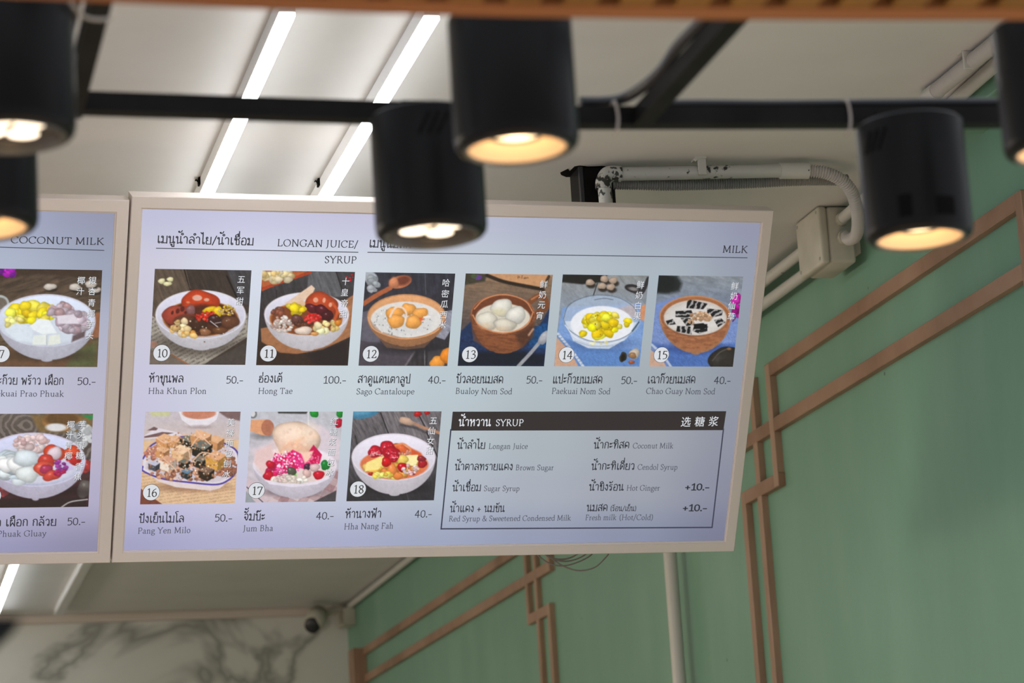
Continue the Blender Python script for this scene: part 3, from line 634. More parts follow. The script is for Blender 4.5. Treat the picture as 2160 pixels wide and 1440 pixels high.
# ------------------------------------------------------------------ painted dish photographs
class Paint:
    def __init__(s, quad, org, k, seed=1, g=(200, 200)):
        s.g = g; s.rs = np.random.RandomState(seed)
        u, v = np.meshgrid(np.linspace(0, 1, g[0]), np.linspace(0, 1, g[1])); s.u, s.v = u, v
        q = [((p[0]-org[0])*k, (p[1]-org[1])*k) for p in quad]; s.k = k/4.5
        w = [(1-u)*(1-v), u*(1-v), u*v, (1-u)*v]
        s.X = sum(w[i]*q[i][0] for i in range(4)); s.Y = sum(w[i]*q[i][1] for i in range(4))
        s.I = np.zeros(u.shape+(3,))
    def mix(s, m, c, a=1.0):
        m = (np.clip(m, 0, 1)*a)[..., None]; s.I = s.I*(1-m)+np.asarray(c, float)*m
    def bg(s, c0, c1=None, ax='v'):
        c1 = c1 or c0; t_ = (s.v if ax == 'v' else s.u)[..., None]; s.I = np.asarray(c0, float)*(1-t_)+np.asarray(c1, float)*t_
    def noise(s, sc, ang=0, st=1.0):
        c, n = math.cos(ang), math.sin(ang); x = (s.X*c+s.Y*n)/sc/st; y = (-s.X*n+s.Y*c)/sc
        t_ = np.zeros_like(x); tab = s.rs.rand(64, 64)
        for o in range(3):
            f = 2**o; xi = np.floor(x*f).astype(int); yi = np.floor(y*f).astype(int); fx = x*f-xi; fy = y*f-yi
            fx = fx*fx*(3-2*fx); fy = fy*fy*(3-2*fy); g_ = lambda a, b: tab[(yi+b) % 64, (xi+a) % 64]
            t_ += ((g_(0, 0)*(1-fx)+g_(1, 0)*fx)*(1-fy)+(g_(0, 1)*(1-fx)+g_(1, 1)*fx)*fy)/f
        return t_/1.75
    def grain(s, amt, sc=14, ang=0, st=6, mask=None):
        n = (s.noise(sc, ang, st)-0.5)*2*amt; n = n if mask is None else n*mask
        s.I = np.clip(s.I*(1+n[..., None]), 0, 255)
    def em(s, cx, cy, rx, ry, rot=0, bl=6):
        a = math.radians(rot); c, n = math.cos(a), math.sin(a); x = (s.X-cx)*c+(s.Y-cy)*n; y = -(s.X-cx)*n+(s.Y-cy)*c
        d = np.sqrt((x/rx)**2+(y/ry)**2); return np.clip(0.5-(d-1)*min(rx, ry)/max(bl, 3), 0, 1), x/rx, y/ry
    def e(s, cx, cy, rx, ry, col, rot=0, bl=6, a=1.0): s.mix(s.em(cx, cy, rx, ry, rot, bl)[0], col, a)
    def ball(s, cx, cy, rx, ry, col, rot=0, bl=5, hi=0.5, a=1.0):
        a_, x, y = s.em(cx, cy, rx, ry, rot, bl); th = np.arctan2(y, x); q1, q2, q3 = s.rs.rand(3)*6.28
        k_ = 1+0.07*np.sin(2*th+q1)+0.06*np.sin(3*th+q2)+0.035*np.sin(5*th+q3); x = x/k_; y = y/k_; d_ = np.sqrt(x*x+y*y)
        m_ = np.clip(0.5-(d_-1)*min(rx, ry)/max(bl, 4), 0, 1); r2 = np.clip(1-x*x-y*y, 0, 1)
        sh = 0.68+0.42*np.sqrt(r2)*(0.75-0.35*y-0.2*x); c = np.asarray(col, float)*sh[..., None]
        g_ = np.exp(-((x+0.25+0.2*(q1/6.28-0.5))**2+(y+0.4)**2)/0.03)*hi*0.8; c = c*(1-g_[..., None])+250*g_[..., None]
        mm = (m_*a)[..., None]; s.I = s.I*(1-mm)+np.clip(c, 0, 255)*mm
    def pm(s, pts, bl=5):
        pts = np.asarray(pts, float); ins = np.zeros(s.X.shape, bool); d2 = np.full(s.X.shape, 1e9)
        for (x0, y0), (x1, y1) in zip(pts, np.roll(pts, -1, 0)):
            cond = ((y0 > s.Y) != (y1 > s.Y)); xx = x0+(s.Y-y0)*(x1-x0)/((y1-y0) if y1 != y0 else 1e-9); ins ^= cond & (s.X < xx)
            t_ = np.clip(((s.X-x0)*(x1-x0)+(s.Y-y0)*(y1-y0))/max((x1-x0)**2+(y1-y0)**2, 1e-9), 0, 1)
            d2 = np.minimum(d2, (s.X-x0-t_*(x1-x0))**2+(s.Y-y0-t_*(y1-y0))**2)
        d = np.sqrt(d2)*np.where(ins, -1, 1); return np.clip(0.5-d/max(bl, 3), 0, 1)
    def p(s, pts, col, bl=5, a=1.0): s.mix(s.pm(pts, bl), col, a)
    def l(s, pts, w, col, bl=4, a=1.0):
        d2 = np.full(s.X.shape, 1e9); pts = smooth_path(pts, 6) if len(pts) > 2 else np.asarray(pts, float)
        for (x0, y0), (x1, y1) in zip(pts[:-1], pts[1:]):
            t_ = np.clip(((s.X-x0)*(x1-x0)+(s.Y-y0)*(y1-y0))/max((x1-x0)**2+(y1-y0)**2, 1e-9), 0, 1)
            d2 = np.minimum(d2, (s.X-x0-t_*(x1-x0))**2+(s.Y-y0-t_*(y1-y0))**2)
        s.mix(0.5-(np.sqrt(d2)-w/2)/max(bl, 3), col, a)
    def sc(s, cx, cy, rx, ry, n, size, cols, var=0.3, hi=0.4, flat=False, a=1.0):
        for i in range(n):
            t_ = s.rs.rand()*2*math.pi; r = math.sqrt(s.rs.rand()); z = size*(1-var+2*var*s.rs.rand()); c = np.array(cols[s.rs.randint(len(cols))])*(0.85+0.3*s.rs.rand())
            x, y = cx+rx*r*math.cos(t_), cy+ry*r*math.sin(t_)
            (s.e(x, y, z, z*0.8, np.clip(c, 0, 255), s.rs.rand()*180, 5, a) if flat else s.ball(x, y, z, z*0.8, np.clip(c, 0, 255), s.rs.rand()*60-30, 4, hi, a))
    def bowl(s, cx, cy, rx, ry, h, wr, col, inner, soup, sx=0.84, sy=0.84, dy=14, base=0.5):
        """rim ellipse, outer wall of height h narrowing to wr, inner wall, soup"""
        H = h+ry*0.5; w0 = max(0.05, wr-0.33)
        half = [(rx*(w0+(1-w0)*math.cos(a_)**1.22), H*0.95*math.sin(a_)) for a_ in np.linspace(0, math.pi/2-1e-6, 14)]
        foot = [(rx*w0*math.cos(a_), H*0.95+H*0.05*math.sin(a_)) for a_ in np.linspace(0.1, math.pi-0.1, 10)]
        out = [(cx+a, cy+b) for a, b in half]+[(cx+a, cy+b) for a, b in foot]+[(cx-a, cy+b) for a, b in half[::-1]]
        m_ = s.pm(out, 7); t_ = np.clip((s.X-cx)/rx, -1, 1); v_ = np.clip((s.Y-cy)/(h+ry*0.6), 0, 1)
        c = np.asarray(col, float)*(1.02-0.16*np.abs(t_)**2-0.22*v_)[..., None]; mm = m_[..., None]; s.I = s.I*(1-mm)+np.clip(c, 0, 255)*mm
        s.e(cx, cy, rx, ry, col, 0, 6); m2, x, y = s.em(cx, cy+3, rx*0.965, ry*0.955, 0, 6)
        c2 = np.asarray(inner, float)*(1.0-0.10*np.clip(y, -1, 1))[..., None]; s.I = s.I*(1-m2[..., None])+np.clip(c2, 0, 255)*m2[..., None]
        if soup is not None: s.e(cx, cy+dy, rx*sx, ry*sy, soup, 0, 10)
    def place(s, board, quad, parent, name='dish_photo'):
        n1 = s.noise(7)-0.5; n2 = s.noise(26, 0.7)-0.5; mx_ = s.I.max(-1); wt = np.clip(1.15-mx_/255, 0.12, 1)+0.55*np.clip((mx_-s.I.min(-1))/255, 0, 1); s.I = np.clip(s.I*(1+(0.18*n1+0.22*n2)*np.clip(wt, 0, 1))[..., None], 0, 255)
        I_ = np.pad(s.I, ((1, 1), (1, 1), (0, 0)), 'edge'); s.I = (2*s.I+I_[:-2, 1:-1]+I_[2:, 1:-1]+I_[1:-1, :-2]+I_[1:-1, 2:])/6
        q = np.array([board.uv(*p) for p in quad]); u, v = s.u[..., None], s.v[..., None]
        x0 = (q[0][0]+q[3][0])/2; x1 = (q[1][0]+q[2][0])/2; y0 = (q[0][1]+q[1][1])/2; y1 = (q[2][1]+q[3][1])/2
        uv = np.concatenate([x0+(x1-x0)*u, y0+(y1-y0)*v], -1).reshape(-1, 2); uv = board.clip(uv)
        nx, ny = s.g; i = np.arange(nx*ny).reshape(ny, nx)
        F = np.stack([i[:-1, :-1], i[:-1, 1:], i[1:, 1:], i[1:, :-1]], -1).reshape(-1, 4)
        return obj(name, (board.P(uv, -0.0064), F.tolist()), M_print, parent, col=lin(np.clip(s.I, 0, 255).reshape(-1, 3)))

def planks(p, ang, lines, amt=0.22, sc=16):
    p.grain(amt, sc, ang, 7)
    for a, b, w, c in lines: p.l([a, b], w, c, 5)
def ph10(q):
    p = Paint(q, (290, 470), 4.5, 10); p.bg((58, 48, 42), (62, 50, 44)); p.p([(160, 430), (440, 440), (520, 700), (560, 1000), (120, 1000)], (88, 74, 62)); p.p([(850, 440), (1100, 440), (1100, 800), (960, 740)], (66, 64, 68))
    planks(p, 1.2, [((440, 430), (505, 650), 12, (28, 22, 18)), ((452, 430), (500, 620), 4, (130, 112, 92)), ((850, 505), (950, 720), 16, (22, 18, 18))])
    for x, y, rx, ry in ((230, 552, 32, 28), (310, 535, 30, 24), (285, 577, 40, 22)): p.ball(x, y, rx, ry, (232, 226, 176), hi=0.3)
    m = p.pm([(130, 870), (300, 1010), (700, 1190), (1050, 850), (1042, 1080), (620, 1347), (300, 1347), (112, 1200)], 5); p.mix(m, (158, 150, 138))
    st = (np.sin((p.Y+0.55*p.X)/6.5) > 0.1)*(p.noise(9) > 0.42)*(np.abs(np.sin((p.X-0.5*p.Y)/90)) > 0.12); p.mix(m*st, (96, 90, 84), 0.75)
    p.p([(110, 1200), (320, 1250), (480, 1347), (110, 1347)], (110, 98, 88), 8); p.p([(620, 1347), (1035, 1130), (1020, 1347)], (70, 62, 58), 6); p.l([(320, 1250), (480, 1345)], 14, (150, 96, 66)); p.e(150, 1150, 40, 30, (190, 140, 120))
    p.e(560, 1150, 420, 110, (60, 52, 46), 0, 70, 0.55)
    p.bowl(600, 868, 430, 232, 225, 0.52, (222, 218, 226), (206, 204, 220), None)
    p.e(598, 905, 358, 172, (196, 120, 50), 0, 10); p.e(600, 905, 348, 164, (74, 38, 20), 0, 16)
    p.ball(590, 760, 180, 125, (196, 62, 22), 8, 6, 0.15); p.e(610, 830, 130, 60, (70, 30, 16), 0, 40, 0.9); p.e(566, 710, 46, 28, (218, 168, 150)); p.e(655, 728, 26, 16, (214, 160, 140)); p.e(478, 752, 18, 10, (205, 120, 80))
    p.ball(372, 868, 138, 90, (164, 66, 48), -12, 6, 0.1); p.ball(505, 822, 46, 44, (140, 92, 92), 0, 5, 0.3)
    for x, y, a, b in ((380, 835, 18, 26), (425, 815, 20, 26), (330, 850, 12, 20), (455, 850, 14, 14)): p.e(x, y, a, b, (86, 24, 16), 20)
    p.ball(460, 950, 120, 75, (96, 56, 36), 0, 30, 0.1); p.ball(580, 960, 90, 70, (66, 36, 22), 0, 20, 0.2)
    p.ball(690, 822, 75, 30, (236, 196, 16), -5); p.ball(762, 838, 44, 52, (238, 200, 24)); p.sc(850, 830, 75, 52, 40, 12, [(238, 206, 140), (226, 186, 60), (190, 140, 60)])
    p.sc(665, 885, 115, 45, 46, 15, [(214, 32, 20), (186, 24, 18), (236, 70, 40)]); p.ball(735, 925, 74, 52, (58, 32, 30), 20, 6, 0.5); p.ball(880, 940, 84, 62, (104, 62, 40), 0, 10, 0.25); p.l([(690, 930), (760, 985)], 8, (220, 210, 210)); p.l([(735, 950), (790, 940)], 6, (200, 190, 190))
    p.sc(405, 990, 80, 70, 15, 33, [(238, 208, 150), (226, 184, 116), (242, 216, 170)]); p.sc(480, 1050, 90, 24, 7, 30, [(236, 196, 120), (226, 150, 50)]); p.ball(640, 1035, 52, 38, (150, 100, 66), 0, 5, 0.6); p.ball(780, 1020, 70, 36, (110, 66, 36)); p.sc(640, 1000, 280, 130, 26, 6, [(230, 220, 200), (120, 70, 40)], 0.5, 0.6)
    return p
def ph11(q):
    p = Paint(q, (290, 470), 4.5, 11); p.bg((62, 60, 64), (44, 36, 32)); p.p([(1630, 440), (1880, 460), (1950, 700), (1600, 700)], (92, 92, 96), 12); planks(p, 1.25, [((1880, 450), (1960, 680), 10, (40, 36, 38)), ((1320, 640), (1320, 800), 8, (34, 32, 34))])
    p.p([(1180, 440), (1660, 440), (1180, 650)], (178, 92, 50)); p.l([(1180, 628), (1640, 470)], 26, (168, 60, 30)); p.sc(1330, 505, 145, 48, 26, 36, [(238, 214, 160), (228, 196, 130), (244, 226, 186)], 0.3, 0.2)
    p.sc(2010, 520, 50, 40, 7, 13, [(190, 30, 40), (160, 26, 30)])
    p.p([(1170, 1000), (1700, 900), (2066, 670), (2060, 1060), (1760, 1200), (1420, 1260), (1180, 1230)], (160, 108, 72), 8); p.grain(0.12, 12, -0.4, 8, p.pm([(1170, 1000), (2066, 670), (2060, 1060), (1420, 1260)], 10)); p.p([(1130, 1100), (1350, 1230), (1650, 1255), (1990, 1110), (1985, 1360), (1120, 1360)], (52, 38, 30), 12); p.p([(1600, 1250), (1990, 1120), (1985, 1360), (1700, 1360)], (38, 30, 30), 40)
    p.bowl(1605, 862, 402, 205, 250, 0.5, (226, 220, 226), (208, 206, 220), None); p.e(1600, 905, 345, 158, (206, 122, 52), 0, 8); p.e(1600, 910, 336, 150, (126, 66, 34), 0, 14)
    p.p([(1395, 765), (1650, 588), (1684, 620), (1660, 670), (1500, 800)], (226, 196, 170), 6); p.p([(1440, 770), (1560, 735), (1650, 770), (1580, 820)], (222, 184, 150))
    p.ball(1740, 790, 165, 130, (188, 70, 32), 10, 6, 0.1); p.l([(1850, 760), (1895, 830), (1870, 920)], 26, (196, 84, 44)); 
    for x, y, a, b in ((1690, 730, 24, 24), (1770, 732, 15, 25), (1830, 775, 16, 22)): p.e(x, y, a, b, (226, 160, 130), 10)
    p.ball(1660, 810, 70, 44, (94, 24, 32), 20, 5, 0.4); p.ball(1750, 830, 75, 52, (84, 16, 28), 20, 5, 0.5); p.ball(1800, 880, 60, 50, (70, 18, 24), 0, 5, 0.5)
    p.sc(1330, 860, 60, 40, 6, 34, [(150, 84, 60), (120, 70, 54)]); p.sc(1490, 825, 80, 46, 9, 40, [(238, 206, 20), (244, 220, 70)]); p.sc(1370, 960, 105, 72, 60, 17, [(236, 226, 216), (214, 196, 186), (190, 160, 150)], 0.4, 0.2); p.ball(1512, 915, 54, 50, (104, 62, 56), 0, 5, 0.4); p.sc(1560, 950, 80, 30, 8, 26, [(90, 50, 34)])
    p.sc(1655, 905, 85, 42, 40, 15, [(220, 24, 26), (240, 70, 60)]); p.ball(1575, 1020, 88, 38, (238, 216, 200)); p.sc(1790, 985, 105, 52, 18, 34, [(240, 218, 150), (232, 200, 120), (246, 230, 180)]); p.ball(1680, 1050, 44, 18, (226, 160, 90)); p.ball(1905, 945, 36, 30, (214, 130, 40))
    return p
def ph12(q):
    p = Paint(q, (740, 560), 4.8, 12); p.bg((48, 48, 58), (52, 48, 52)); p.grain(0.25, 26, 1.5, 4); p.l([(752, 80), (760, 290)], 6, (90, 90, 100)); p.l([(745, 860), (745, 1010)], 8, (120, 118, 120))
    p.e(200, 120, 80, 60, (170, 176, 184), 30, 14); p.sc(215, 190, 60, 80, 14, 34, [(186, 190, 196), (150, 156, 162)], 0.3, 0.1)
    p.l([(130, 385), (260, 300), (400, 225)], 46, (168, 92, 56), 8); p.e(500, 165, 118, 62, (190, 112, 76), -14); p.e(530, 150, 78, 46, (112, 58, 42), -14, 30); p.ball(435, 170, 55, 50, (214, 136, 96), 0, 20, 0.1)
    p.p([(115, 470), (260, 430), (300, 800), (100, 760)], (96, 92, 104), 14); p.p([(1030, 450), (880, 470), (860, 720), (950, 750), (1020, 640)], (142, 142, 156), 10); p.grain(0.2, 18, 0.6, 3, p.pm([(1030, 450), (880, 470), (860, 720), (1020, 700)], 10)); p.p([(80, 760), (300, 780), (660, 870), (560, 1020), (75, 1015)], (74, 68, 76), 14); p.l([(640, 870), (550, 1010)], 16, (112, 106, 112), 14); p.p([(780, 870), (1010, 830), (980, 1020), (770, 1020)], (66, 64, 68), 12)
    p.e(560, 830, 330, 60, (34, 32, 38), 0, 60, 0.7)
    p.bowl(565, 515, 398, 228, 190, 0.55, (196, 138, 92), (206, 150, 104), None); p.e(560, 545, 358, 182, (222, 218, 214), 0, 8); m = p.pm([(170, 520), (300, 660), (560, 745), (850, 680), (960, 520), (930, 640), (740, 830), (560, 850), (360, 830), (220, 660)], 10); p.mix(m, (140, 96, 66), 0.55)
    p.l([(175, 520), (230, 640), (400, 715), (560, 740), (740, 715), (880, 650), (955, 520)], 9, (226, 160, 112)); p.e(530, 560, 300, 140, (206, 206, 206), 0, 60, 0.6); p.sc(520, 560, 310, 150, 150, 5, [(150, 150, 150), (120, 124, 128), (240, 240, 240)], 0.5, 0, True)
    for x, y, a, b in ((440, 478, 92, 62), (585, 440, 72, 64), (700, 480, 80, 56), (455, 560, 92, 66), (632, 570, 84, 66)): p.ball(x, y, a, b, (248, 172, 84), 0, 5, 0.25)
    p.p([(690, 520), (750, 545), (700, 560)], (226, 96, 50)); p.l([(395, 515), (450, 425), (520, 425), (560, 480), (550, 560)], 20, (236, 208, 186)); p.l([(740, 520), (800, 515)], 16, (240, 232, 226))
    p.ball(872, 980, 76, 66, (244, 158, 60), 0, 5, 0.2); p.ball(965, 910, 60, 80, (238, 140, 40), 0, 5, 0.1)
    return p
def ph13(q):
    p = Paint(q, (740, 560), 4.8, 13); p.bg((140, 112, 86), (44, 46, 62)); p.grain(0.14, 14, 0.12, 10); p.p([(1140, 60), (1380, 90), (1360, 160), (1150, 200)], (62, 58, 46), 20); p.e(1290, 120, 40, 26, (92, 60, 130), 0, 10); p.e(1250, 110, 30, 24, (70, 84, 52), 0, 10); p.p([(1380, 80), (2050, 80), (2000, 160), (1960, 220), (1560, 150)], (196, 146, 104), 6); p.l([(1380, 100), (1560, 165), (1950, 240)], 34, (44, 34, 26), 12); p.l([(1960, 200), (2010, 110)], 30, (70, 52, 36), 10)
    p.sc(1740, 115, 70, 16, 14, 5, [(110, 76, 50)], 0.4, 0, True); p.p([(1080, 700), (1240, 540), (1900, 620), (2040, 380), (1960, 1020), (1080, 1020)], (30, 48, 84), 16); p.p([(1820, 640), (2000, 560), (1990, 840), (1800, 820)], (24, 70, 120), 24); p.grain(0.3, 10, 0.6, 2, p.pm([(1080, 700), (2040, 500), (1960, 1020), (1080, 1020)], 10)); p.p([(1080, 880), (1700, 860), (1960, 900), (1960, 1020), (1080, 1020)], (22, 26, 40), 50)
    p.l([(1820, 360), (1900, 310), (1970, 340), (1975, 420), (1900, 470), (1850, 520)], 58, (120, 72, 44), 8); p.l([(1830, 340), (1900, 300)], 14, (190, 120, 80), 10)
    p.bowl(1540, 490, 325, 200, 300, 0.62, (160, 98, 62), (104, 58, 36), None); m = p.pm([(1205, 490), (1240, 760), (1400, 860), (1560, 880), (1740, 830), (1850, 700), (1865, 480), (1800, 600), (1540, 690), (1280, 600)], 8); p.mix(m, (132, 76, 46), 0.5); p.mix(m*(p.noise(16, 0.1, 5) > 0.55), (96, 54, 34), 0.45); p.p([(1660, 690), (1850, 580), (1850, 720), (1720, 840)], (70, 44, 34), 50, 0.7); p.l([(1800, 700), (1845, 640)], 18, (190, 150, 124), 16)
    p.e(1540, 530, 278, 148, (214, 206, 190), 0, 10); p.ball(1530, 425, 118, 86, (228, 224, 212), 0, 6, 0.1); p.e(1500, 470, 80, 36, (216, 206, 166), 0, 40, 0.7); p.ball(1670, 500, 106, 86, (230, 226, 216), 0, 6, 0.1); p.ball(1385, 555, 104, 90, (228, 222, 206), 0, 6, 0.1); p.ball(1560, 600, 116, 64, (222, 214, 196), 0, 10, 0.05); p.e(1360, 610, 60, 30, (224, 196, 160), 0, 30, 0.6); p.e(1520, 640, 70, 24, (220, 190, 156), 0, 30, 0.6)
    p.l([(1235, 500), (1290, 595), (1400, 655), (1540, 680), (1690, 650), (1800, 570), (1845, 470)], 13, (206, 136, 94)); p.l([(1250, 440), (1340, 350), (1480, 298), (1620, 300), (1770, 360), (1845, 470)], 12, (200, 132, 92))
    p.l([(1690, 1020), (1820, 880), (1920, 760)], 36, (150, 152, 158), 6); p.ball(1950, 730, 42, 80, (176, 178, 186), 25, 5, 0.2)
    return p
def ph14(q):
    p = Paint(q, (1150, 560), 4.8, 14); p.bg((140, 142, 142), (128, 150, 184)); p.grain(0.1, 20, 0.9, 5); p.p([(180, 90), (640, 90), (560, 170), (380, 190), (170, 170)], (34, 32, 30), 16); p.l([(530, 180), (485, 310)], 9, (40, 40, 40))
    for x, y in ((600, 135), (690, 150), (575, 205), (665, 215), (455, 170)): p.e(x+12, y+30, 48, 30, (50, 44, 40), 0, 16); p.ball(x, y, 42, 34, (186, 162, 142), 0, 5, 0.25)
    p.l([(880, 250), (980, 270), (1050, 130)], 40, (50, 48, 50), 10); p.e(890, 228, 84, 40, (46, 42, 44), 10); p.e(895, 235, 50, 18, (130, 126, 126), 10, 12)
    p.p([(180, 420), (980, 380), (1010, 700), (960, 1020), (330, 1020), (120, 700)], (122, 154, 206), 14); p.p([(120, 700), (420, 830), (960, 850), (950, 1020), (340, 1020)], (92, 130, 188), 30); p.grain(0.12, 6, 0.8, 3, p.pm([(120, 640), (1000, 600), (950, 1020), (330, 1020)], 10))
    p.p([(980, 400), (1020, 390), (1010, 560), (940, 540)], (206, 142, 104), 10); p.p([(110, 720), (260, 880), (330, 1020), (90, 1020)], (200, 158, 132)); p.l([(130, 690), (260, 850), (380, 1020)], 26, (196, 206, 222), 6)
    for k in range(12): p.l([(118+k*22, 712+k*26), (148+k*22, 700+k*26)], 4, (90, 110, 140))
    p.e(580, 790, 300, 70, (70, 96, 146), 0, 60, 0.6); p.e(575, 535, 392, 238, (166, 182, 206), 0, 6, 0.75); p.p([(200, 560), (280, 760), (430, 835), (640, 842), (820, 740), (930, 570)], (206, 214, 226), 8, 0.9); p.p([(720, 440), (900, 380), (940, 520), (820, 520)], (206, 168, 146), 30, 0.5)
    p.e(575, 590, 318, 182, (232, 234, 240), 0, 10)
    p.l([(185, 540), (240, 400), (400, 320), (580, 298), (760, 330), (900, 420), (958, 540)], 7, (96, 110, 124)); p.l([(185, 540), (230, 640), (400, 745), (580, 772), (760, 740), (900, 650), (958, 540)], 8, (120, 132, 150)); p.l([(200, 600), (300, 720), (480, 790), (640, 792), (800, 750)], 8, (226, 232, 240)); p.l([(880, 660), (950, 570)], 12, (60, 84, 100)); p.l([(500, 345), (600, 330), (690, 345)], 6, (90, 100, 110)); p.l([(290, 760), (480, 815), (700, 810)], 6, (160, 172, 186))
    p.sc(560, 590, 290, 140, 20, 40, [(250, 222, 20), (255, 236, 90)], 0.3, 0.3); p.sc(560, 590, 150, 125, 30, 50, [(255, 224, 10), (252, 214, 6), (255, 236, 60)], 0.25, 0.35); p.sc(570, 590, 110, 110, 12, 8, [(150, 110, 30), (250, 240, 180)], 0.3, 0.2)
    p.sc(560, 780, 150, 12, 8, 14, [(232, 222, 150)], 0.3, 0, True, 0.6); p.ball(785, 925, 36, 52, (60, 54, 40), 10, 5, 0.2); p.e(785, 928, 22, 38, (30, 26, 22), 10); p.ball(900, 890, 62, 46, (204, 190, 172), -30); p.ball(880, 910, 38, 34, (160, 118, 80)); p.ball(870, 978, 34, 18, (170, 86, 50))
    return p
def ph15(q):
    p = Paint(q, (1150, 560), 4.8, 15); p.bg((132, 138, 144), (104, 126, 176)); p.grain(0.12, 22, 0.3, 5); p.p([(1140, 100), (1340, 100), (1390, 180), (1360, 260), (1250, 285), (1130, 280)], (38, 42, 42), 40); p.e(1200, 180, 130, 90, (28, 32, 32), 0, 40)
    p.p([(1100, 400), (1340, 310), (1960, 500), (1930, 1030), (1200, 1030), (1080, 780)], (116, 138, 190), 14); p.p([(1080, 780), (1300, 830), (1930, 780), (1930, 1030), (1260, 1030)], (76, 108, 172), 40); p.grain(0.14, 6, 0.8, 3, p.pm([(1080, 500), (1960, 560), (1930, 1030), (1200, 1030)], 10)); p.p([(1060, 850), (1180, 940), (1220, 1030), (1040, 1030)], (196, 160, 138)); p.l([(1075, 800), (1180, 900), (1270, 1030)], 24, (176, 188, 210), 6)
    p.sc(1940, 330, 30, 45, 8, 32, [(170, 20, 140), (200, 40, 170)], 0.3, 0.1); p.sc(1945, 470, 28, 60, 9, 30, [(180, 16, 150), (150, 10, 120)], 0.3, 0.1); p.l([(1900, 560), (1930, 520)], 14, (90, 40, 80))
    p.e(1500, 830, 280, 60, (50, 70, 130), 0, 50, 0.7); p.bowl(1520, 515, 362, 212, 280, 0.46, (190, 132, 92), (150, 96, 62), None); m = p.pm([(1160, 515), (1230, 720), (1400, 850), (1600, 858), (1800, 740), (1880, 520), (1800, 640), (1520, 728), (1250, 640)], 10); p.mix(m, (158, 98, 64), 0.5); p.mix(m*(p.noise(18, 0.1, 5) > 0.55), (120, 70, 50), 0.4)
    p.e(1520, 525, 318, 178, (198, 190, 182), 0, 8); p.e(1520, 540, 290, 150, (212, 206, 202), 0, 40)
    jel = [([(1440, 360), (1470, 345), (1650, 385), (1600, 440), (1430, 430)], 0.35), ([(1320, 460), (1480, 450), (1500, 500), (1440, 525), (1320, 520)], 1.5), ([(1220, 560), (1290, 540), (1325, 595), (1240, 600)], 0.8), ([(1335, 610), (1470, 615), (1480, 695), (1325, 665)], 0.1), ([(1510, 590), (1640, 590), (1640, 660), (1560, 688), (1490, 660)], 1.2), ([(1640, 430), (1800, 450), (1790, 500), (1700, 520), (1640, 490)], 1.0), ([(1710, 550), (1780, 530), (1825, 570), (1750, 620)], 1.0), ([(1370, 530), (1470, 530), (1500, 600), (1430, 610)], 0.7)]
    for pts, an in jel:
        p.p(pts, (28, 28, 30), 5); mm = p.pm(pts, 6); s_ = np.sin((p.X*math.cos(an)+p.Y*math.sin(an)*1.2)/8.5+p.noise(30)*4); p.mix(mm*(s_ > 0.45), (196, 192, 190), 0.8)
    p.p([(1500, 590), (1600, 580), (1650, 620), (1600, 640), (1510, 640)], (22, 22, 24)); p.sc(1570, 510, 100, 40, 70, 13, [(206, 166, 130), (176, 134, 100), (226, 190, 156)], 0.4, 0.2); p.sc(1480, 560, 30, 30, 14, 11, [(196, 156, 120)], 0.4, 0.2); p.sc(1650, 540, 40, 30, 16, 11, [(200, 160, 124)], 0.4, 0.2)
    p.ball(1830, 960, 170, 150, (50, 46, 42), -30, 8, 0.1); p.l([(1690, 960), (1760, 880), (1860, 830)], 10, (90, 84, 76), 10); p.e(1860, 840, 22, 14, (130, 96, 70), 0, 8)
    return p
